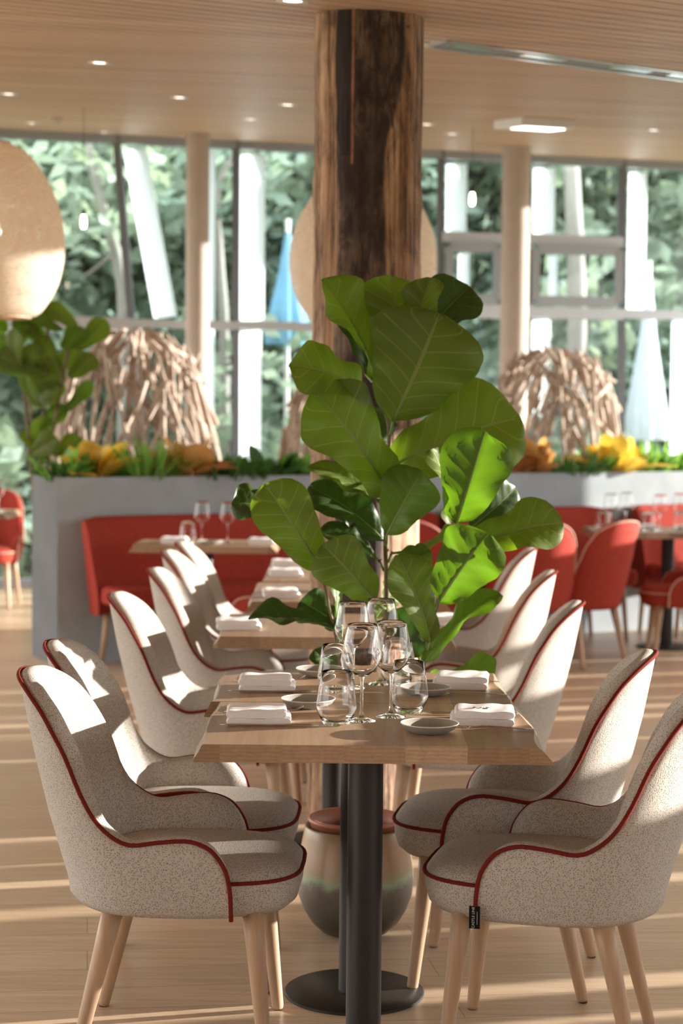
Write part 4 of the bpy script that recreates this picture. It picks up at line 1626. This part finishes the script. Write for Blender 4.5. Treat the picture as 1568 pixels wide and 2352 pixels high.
# ------------------------------------------------------------------ red benches, tables and chairs by the planter
def bench(label, s0, s1, front=0.02):
    """upholstered bench along the planter face, between two distances along it"""
    root = thing('banquette', label, 'bench', P0 + pu * ((s0 + s1) / 2), math.atan2(pu.y, pu.x), 'red benches along the planter')
    h = (s1 - s0) / 2
    f = -front
    # back: padded panel with rounded ends and a slight lean
    prof = [(f, 0.30), (f, 0.84), (f - 0.03, 0.868), (f - 0.07, 0.86), (f - 0.10, 0.80), (f - 0.16, 0.46), (f - 0.16, 0.36), (f - 0.14, 0.30)]
    n = 14
    vs, fs = [], []
    for i in range(n + 1):
        u = -1 + 2 * i / n
        x = h * u
        e = max(0, abs(u) - 0.8) / 0.2
        for yy, zz in prof:
            taper = 1 - 0.10 * (1 - (zz - 0.3) / 0.57)
            vs.append((x * taper, yy - 0.10 * e * e * (0.5 + (zz - .3)), zz - 0.02 * e * e))
    m = len(prof)
    for i in range(n):
        for j in range(m):
            j2 = (j + 1) % m
            fs.append((i * m + j, (i + 1) * m + j, (i + 1) * m + j2, i * m + j2))
    fs.append(tuple(range(m)))
    fs.append(tuple(range((n + 1) * m - 1, n * m - 1, -1)))
    o = MB().add(vs, fs).build('backrest', M['red'], root)
    smooth_by(o, 60)
    o = MB().box((-h * 0.9, f - 0.58, 0.35), (h * 0.9, f - 0.12, 0.465)).build('seat', M['red'], root)
    bevel(o, 0.035, 4)
    smooth_by(o, 60)
    for sx in (-1, 1):
        for yy in (f - 0.50, f - 0.10):
            MB().tube([(sx * (h * 0.84), yy, FZ), (sx * (h * 0.78), yy, 0.36)], [0.014, 0.022], 10).build('leg', M['beech'], root, True)
    return root


bench('long red bench at left, against the planter below the large driftwood dome', 0.10, 1.75)
bench('red bench against the planter at right, behind the red chair seen from behind', 2.62, 3.98)
bench('red bench at the right edge of the photo, behind the laid table', 4.20, 5.40)
bench('red bench in the middle, mostly hidden behind the timber post and fig', 1.9, 2.55)

BG = 'oak tables by the planter'


def side_table(label, x0, x1, y0, y1):
    r = dining_table(label, x0, x1, y0, y1, (x0 + x1) / 2, (y0 + y1) / 2, 7, BG, 0.2)
    return r


side_table('oak table in front of the long left red bench', -1.19, -0.36, 10.10, 10.62)
side_table('oak table at right edge, laid with many glasses, on black pole', 1.62, 2.70, 11.62, 12.22)
side_table('oak table behind the right fig leaves, next to the red chair', 0.72, 1.42, 11.35, 11.88)
side_table('oak table at the left edge beyond the planter end', -3.45, -2.42, 13.05, 13.7)

RG = 'red chairs by the planter'
for x, y, a_, lab in [
        (-0.40, 9.85, 165, 'red chair in front of the long left bench, behind the grey row'),
        (1.46, 11.12, 132, 'red chair seen from behind at right, back lit by sun'),
        (2.17, 11.28, 176, 'red chair cut by the right edge, facing left at the laid table'),
        (1.13, 10.95, 100, 'orange red chair behind the right fig leaves'),
        (0.58, 11.05, 60, 'red chair glimpsed between timber post and fig leaves'),
        (-2.72, 12.72, 80, 'dark red chair at the left edge, nearer side of its table'),
        (-2.75, 14.05, -90, 'red chair at the left edge, far side of its table facing us')]:
    place_chair(red0, x, y, a_, lab, RG)

# small glasses and napkins on the far tables
def far_glass(proto, x, y, lab, grp):
    o = copy_tree(proto)
    o.location = (x, y, ZT)
    tag(o, lab, None, grp)


FG = 'wine glasses on the far tables'
for x, y, lab in [(-0.80, 10.35, 'wine glass left of two on the table by the long left red bench'),
                  (-0.65, 10.32, 'wine glass right of two on the table by the long left red bench'),
                  (1.77, 11.85, 'wine glass nearest the red chair back on the right laid table'),
                  (1.90, 12.05, 'second wine glass on the right laid table, above its pole'),
                  (2.08, 11.78, 'third wine glass from the left on the right laid table'),
                  (2.25, 12.0, 'rightmost wine glass on the right laid table'),
                  (1.05, 11.6, 'wine glass on the table behind the right fig leaves'),
                  (-2.52, 13.25, 'wine glass on the table at the left edge')]:
    far_glass(wine0, x, y, lab, FG)
FG = 'tumblers on the far tables'
for x, y, lab in [(-0.87, 10.22, 'tumbler on the table by the long left red bench'),
                  (1.70, 11.74, 'tumbler at left corner of the right laid table'),
                  (1.99, 11.7, 'tumbler above the pole of the right laid table'),
                  (2.2, 11.72, 'tumbler at right of the right laid table'),
                  (-2.55, 13.1, 'tumbler on the table at the left edge')]:
    far_glass(tumb0, x, y, lab, FG)
for k, (x, y, lab) in enumerate([(-0.95, 10.32, 'napkin left of the glasses on the table by the long left bench'),
                                 (-0.45, 10.3, 'napkin right of the glasses on the table by the long left bench'),
                                 (2.02, 11.95, 'napkin in the middle of the right laid table'),
                                 (2.3, 11.85, 'napkin at the right of the right laid table'),
                                 (1.3, 11.5, 'napkin on the table behind the right fig leaves'),
                                 (-2.75, 13.2, 'napkin on the table at the left edge')]):
    o = bpy.data.objects.new('napkin', nap_mesh[k % 2])
    COL.objects.link(o)
    o.location = (x, y, ZT)
    tag(o, lab, 'napkin', 'napkins on the far tables')
for x, y, lab in [(-0.74, 10.2, 'small plate on the table by the long left bench'), (1.85, 11.72, 'small plate on the right laid table')]:
    far_glass(plate0, x, y, lab, 'plates on the far tables')

# ------------------------------------------------------------------ pendant lamps
def pendant(px, Y, y_top, y_bot, wpx, label):
    c = at(px, (y_top + y_bot) / 2, Y)
    k = Y / F_PX
    H = (y_bot - y_top) * k
    R = wpx * k / 2
    z0 = c.z - H / 2
    root = thing('woven_pendant_lamp', label, 'pendant lamp', (c.x, c.y, 0), 0, 'woven pendant lamps')
    pr = [(0.50, 0.0), (0.66, 0.03), (0.86, 0.15), (0.96, 0.27), (1.0, 0.40), (0.985, 0.52), (0.92, 0.64), (0.80, 0.76), (0.62, 0.88), (0.42, 0.96), (0.22, 1.0)]
    prof = catmull([(r * R, z0 + z * H, 0) for r, z in pr], 3)
    MB().lathe([(p.x, p.y) for p in prof], 48, cap0=False, cap1=False).build('shade', M['cane'], root, True)
    for z, r in ((0.0, 0.50), (1.0, 0.22)):
        MB().tube([(r * R * math.cos(t * math.pi / 16), r * R * math.sin(t * math.pi / 16), z0 + z * H) for t in range(32)], 0.008, 6, True).build('rim', M['beech'], root, True)
    MB().tube([(0, 0, z0 + H * 0.55), (0, 0, ceil_h(c.x, c.y) + 0.01)], 0.005, 8).build('cord', M['cord'], root)
    MB().lathe([(0.002, -0.05), (0.03, -0.035), (0.035, 0), (0.02, 0.04), (0.015, 0.07)], 16, (0, 0, z0 + H * 0.5)).build('bulb', M['lens'], root, True)


pendant(-12, 10.2, 332, 726, 316, 'large woven cane pendant lamp cut by the left edge of the photo')
pendant(834, 11.4, 395, 752, 338, 'large woven cane pendant lamp half hidden behind the timber post')
for px, py, Y, lab in ((192, 510, 12.5, 'bare glowing bulb hanging before the left window'), (1084, 458, 13.0, 'bare glowing bulb hanging right of the timber post')):
    c = at(px, py, Y)
    r = thing('hanging_bulb', lab, 'light bulb', (c.x, c.y, c.z))
    MB().lathe([(0.001, -0.045), (0.014, -0.038), (0.018, -0.015), (0.017, 0.015), (0.012, 0.045)], 16).build('bulb', M['bulb'], r, True)
    MB().lathe([(0.013, 0.045), (0.014, 0.08), (0.004, 0.09)], 12).build('socket', M['cord'], r, True)
    MB().tube([(0, 0, 0.085), (0, 0, ceil_h(c.x, c.y) - c.z + 0.005)], 0.002, 6).build('cord', M['cord'], r)

# ------------------------------------------------------------------ outside
def crown_mb(seed, n, rx, ry, rz, leaf=0.13):
    rnd = random.Random(seed)
    vs, fs = [], []
    lumps = [(Vector((rnd.gauss(0, .45), rnd.gauss(0, .45), rnd.gauss(0, .45))), rnd.uniform(.3, .55)) for _ in range(16)]
    for k in range(n):
        c, r = lumps[rnd.randrange(16)]
        d = Vector((rnd.gauss(0, 1), rnd.gauss(0, 1), rnd.gauss(0, 1))).normalized()
        p = c + d * r * rnd.uniform(0.75, 1.0)
        p = Vector((p.x * rx, p.y * ry, p.z * rz))
        a = Vector((rnd.gauss(0, 1), rnd.gauss(0, 1), rnd.gauss(0, 1))).normalized()
        b = a.orthogonal().normalized()
        s = leaf * rnd.uniform(0.6, 1.4)
        o = len(vs)
        vs += [p - a * s, p + b * s * 0.55, p + a * s, p - b * s * 0.55]
        fs.append((o, o + 1, o + 2, o + 3))
    return MB().add(vs, fs)


CR = [crown_mb(1, 5200, 1.6, 1.4, 1.7, 0.10), crown_mb(2, 5200, 1.7, 1.4, 1.5, 0.10), crown_mb(3, 4200, 1.2, 1.1, 1.1, 0.075)]
CM = [[c.mesh('foliage', M[k]) for c in CR] for k in ('tree_leaf', 'tree_leaf_dark')]


def tree(x, y, h, kind, mi, label, sc=1.0, trunk=0.12, lean=0.0):
    r = thing('garden_tree', label, 'tree', (x, y, -0.2), 0, 'garden trees beyond the glass')
    o = bpy.data.objects.new('foliage', CM[mi][kind])
    COL.objects.link(o)
    o.parent = r
    o.location = (lean, 0, h)
    o.scale = (sc, sc, sc)
    o.rotation_euler = (0, 0, x * 1.7)
    MB().tube([(0, 0, 0), (lean * 0.4, 0, h * 0.5), (lean, 0, h)], [trunk, trunk * 0.85, trunk * 0.5], 10).build('trunk', M['bark'], r, True)


def bush(x, y, kind, mi, label, sc):
    o = bpy.data.objects.new('garden_shrub', CM[mi][kind])
    COL.objects.link(o)
    o.location = (x, y, 0.75 * sc - 0.2)
    o.scale = (sc, sc, sc)
    o.rotation_euler = (0, 0, x)
    tag(o, label, 'shrub', 'garden shrubs beyond the glass')


tree(-4.6, 22.0, 4.6, 0, 1, 'dark tree beyond the glass at the far left edge, over the woven lamp', 1.35)
tree(-2.7, 21.0, 4.4, 1, 0, 'green tree seen through the left window between woven lamp and slanted mullion', 1.25, 0.17, -0.5)
tree(-0.9, 22.5, 4.5, 0, 0, 'green tree beyond the glass beside the left concrete column', 1.3)
tree(0.55, 21.5, 4.7, 1, 1, 'dark tree beyond the glass just left of the timber post', 1.25)
tree(2.0, 23.0, 4.8, 0, 0, 'green tree beyond the glass just right of the timber post', 1.4)
tree(3.4, 22.5, 4.6, 1, 0, 'pale trunked tree beyond the glass right of the right concrete column', 1.3, 0.2)
tree(5.0, 23.5, 4.8, 0, 1, 'dark tree beyond the glass at the right edge', 1.4)
for k, (x, y, kd, mi, sc, lab) in enumerate([
        (-4.0, 19.6, 2, 0, 1.7, 'garden shrub at the left edge below the woven lamp'),
        (-2.4, 19.9, 2, 1, 1.5, 'garden shrub behind the large driftwood dome'),
        (-0.7, 20.3, 2, 0, 1.5, 'garden shrub left of the tall white window strip'),
        (0.9, 20.5, 2, 1, 1.6, 'garden shrub behind the timber post'),
        (2.3, 20.8, 2, 0, 1.5, 'garden shrub behind the right driftwood dome'),
        (3.9, 21.2, 2, 1, 1.7, 'garden shrub at the right edge behind the white parasol')]):
    bush(x, y, kd, mi, lab, sc)


def hillside():
    vs, fs = [], []
    nx, ny = 40, 14
    rnd = random.Random(2)
    for j in range(ny + 1):
        for i in range(nx + 1):
            x = -16 + 34 * i / nx
            y = 26 + 14 * j / ny
            z = -0.3 + (y - 26) * 0.75 + rnd.uniform(-.35, .35)
            vs.append((x, y, z))
    for j in range(ny):
        for i in range(nx):
            a = j * (nx + 1) + i
            fs.append((a, a + 1, a + nx + 2, a + nx + 1))
    structure(MB().add(vs, fs).build('hillside', M['hill'], None, True))


hillside()


def parasol(px, Y, y_top, y_bot, wpx, mt, label):
    c = at(px, (y_top + y_bot) / 2, Y)
    zt, zb_ = at(px, y_top, Y).z, at(px, y_bot, Y).z
    R = wpx * Y / F_PX / 2
    r = thing('closed_parasol', label, 'parasol', (c.x, c.y, 0))
    n = 48
    prof = [(0.03, 1.0), (0.16, 0.9), (0.4, 0.6), (0.75, 0.3), (1.0, 0.08), (0.92, 0.0)]
    vs, fs = [], []
    for q, (rr, z) in enumerate(prof):
        for k in range(n):
            t = 2 * math.pi * k / n
            rad = R * rr * (1 + 0.16 * math.cos(8 * t) * (1 - z))
            vs.append((rad * math.cos(t), rad * math.sin(t), zb_ + (zt - zb_) * z))
    for q in range(len(prof) - 1):
        for k in range(n):
            k2 = (k + 1) % n
            fs.append((q * n + k2, q * n + k, (q + 1) * n + k, (q + 1) * n + k2))
    MB().add(vs, fs).build('canopy', M[mt], r, True)
    MB().tube([(0, 0, -0.2), (0, 0, zt + 0.05)], 0.025, 10).build('pole', M['white_metal'], r, True)


parasol(660, 18.2, 515, 790, 95, 'parasol_blue', 'closed light blue parasol outside, left of the timber post')
parasol(1487, 18.8, 610, 1010, 92, 'parasol_white', 'closed white parasol outside, at the right of the photo')


def bare_tree(pts, rads, Y, label, branches=()):
    """slender pale trunk close beyond the glass, with a limb or two"""
    w0 = [at(px, py, Y) for px, py in pts]
    foot = Vector((w0[-1].x, Y, -0.2))
    r = thing('bare_tree', label, 'tree', foot, 0, 'pale trunks beyond the glass')
    c = catmull([p - foot for p in w0] + [Vector((0, 0, 0))], 5)
    n = len(c)
    k = Y / F_PX
    MB().tube(c, [(rads[0] + (rads[1] - rads[0]) * i / (n - 1)) * k for i in range(n)], 12).build('trunk', M['bark'], r, True)
    for b in branches:
        bb = catmull([at(px, py, Y + 0.1) - foot for px, py in b], 4)
        m = len(bb)
        MB().tube(bb, [rads[0] * k * (0.75 - 0.55 * i / m) for i in range(m)], 8).build('branch', M['bark'], r, True)


bare_tree([(205, 330), (222, 420), (248, 520), (275, 620), (285, 760)], (9, 17), 18.0, 'leaning pale trunk beyond the left window, right of the hanging bulb', [[(262, 560), (240, 600), (186, 640)]])
bare_tree([(560, 330), (500, 430), (505, 600), (515, 800)], (6, 14), 18.4, 'forked pale trunk beyond the glass right of the left concrete column', [[(503, 430), (480, 400), (470, 345)]])
bare_tree([(1312, 380), (1318, 520), (1325, 700), (1322, 900)], (18, 26), 18.6, 'thick straight pale trunk beyond the glass right of the right concrete column')
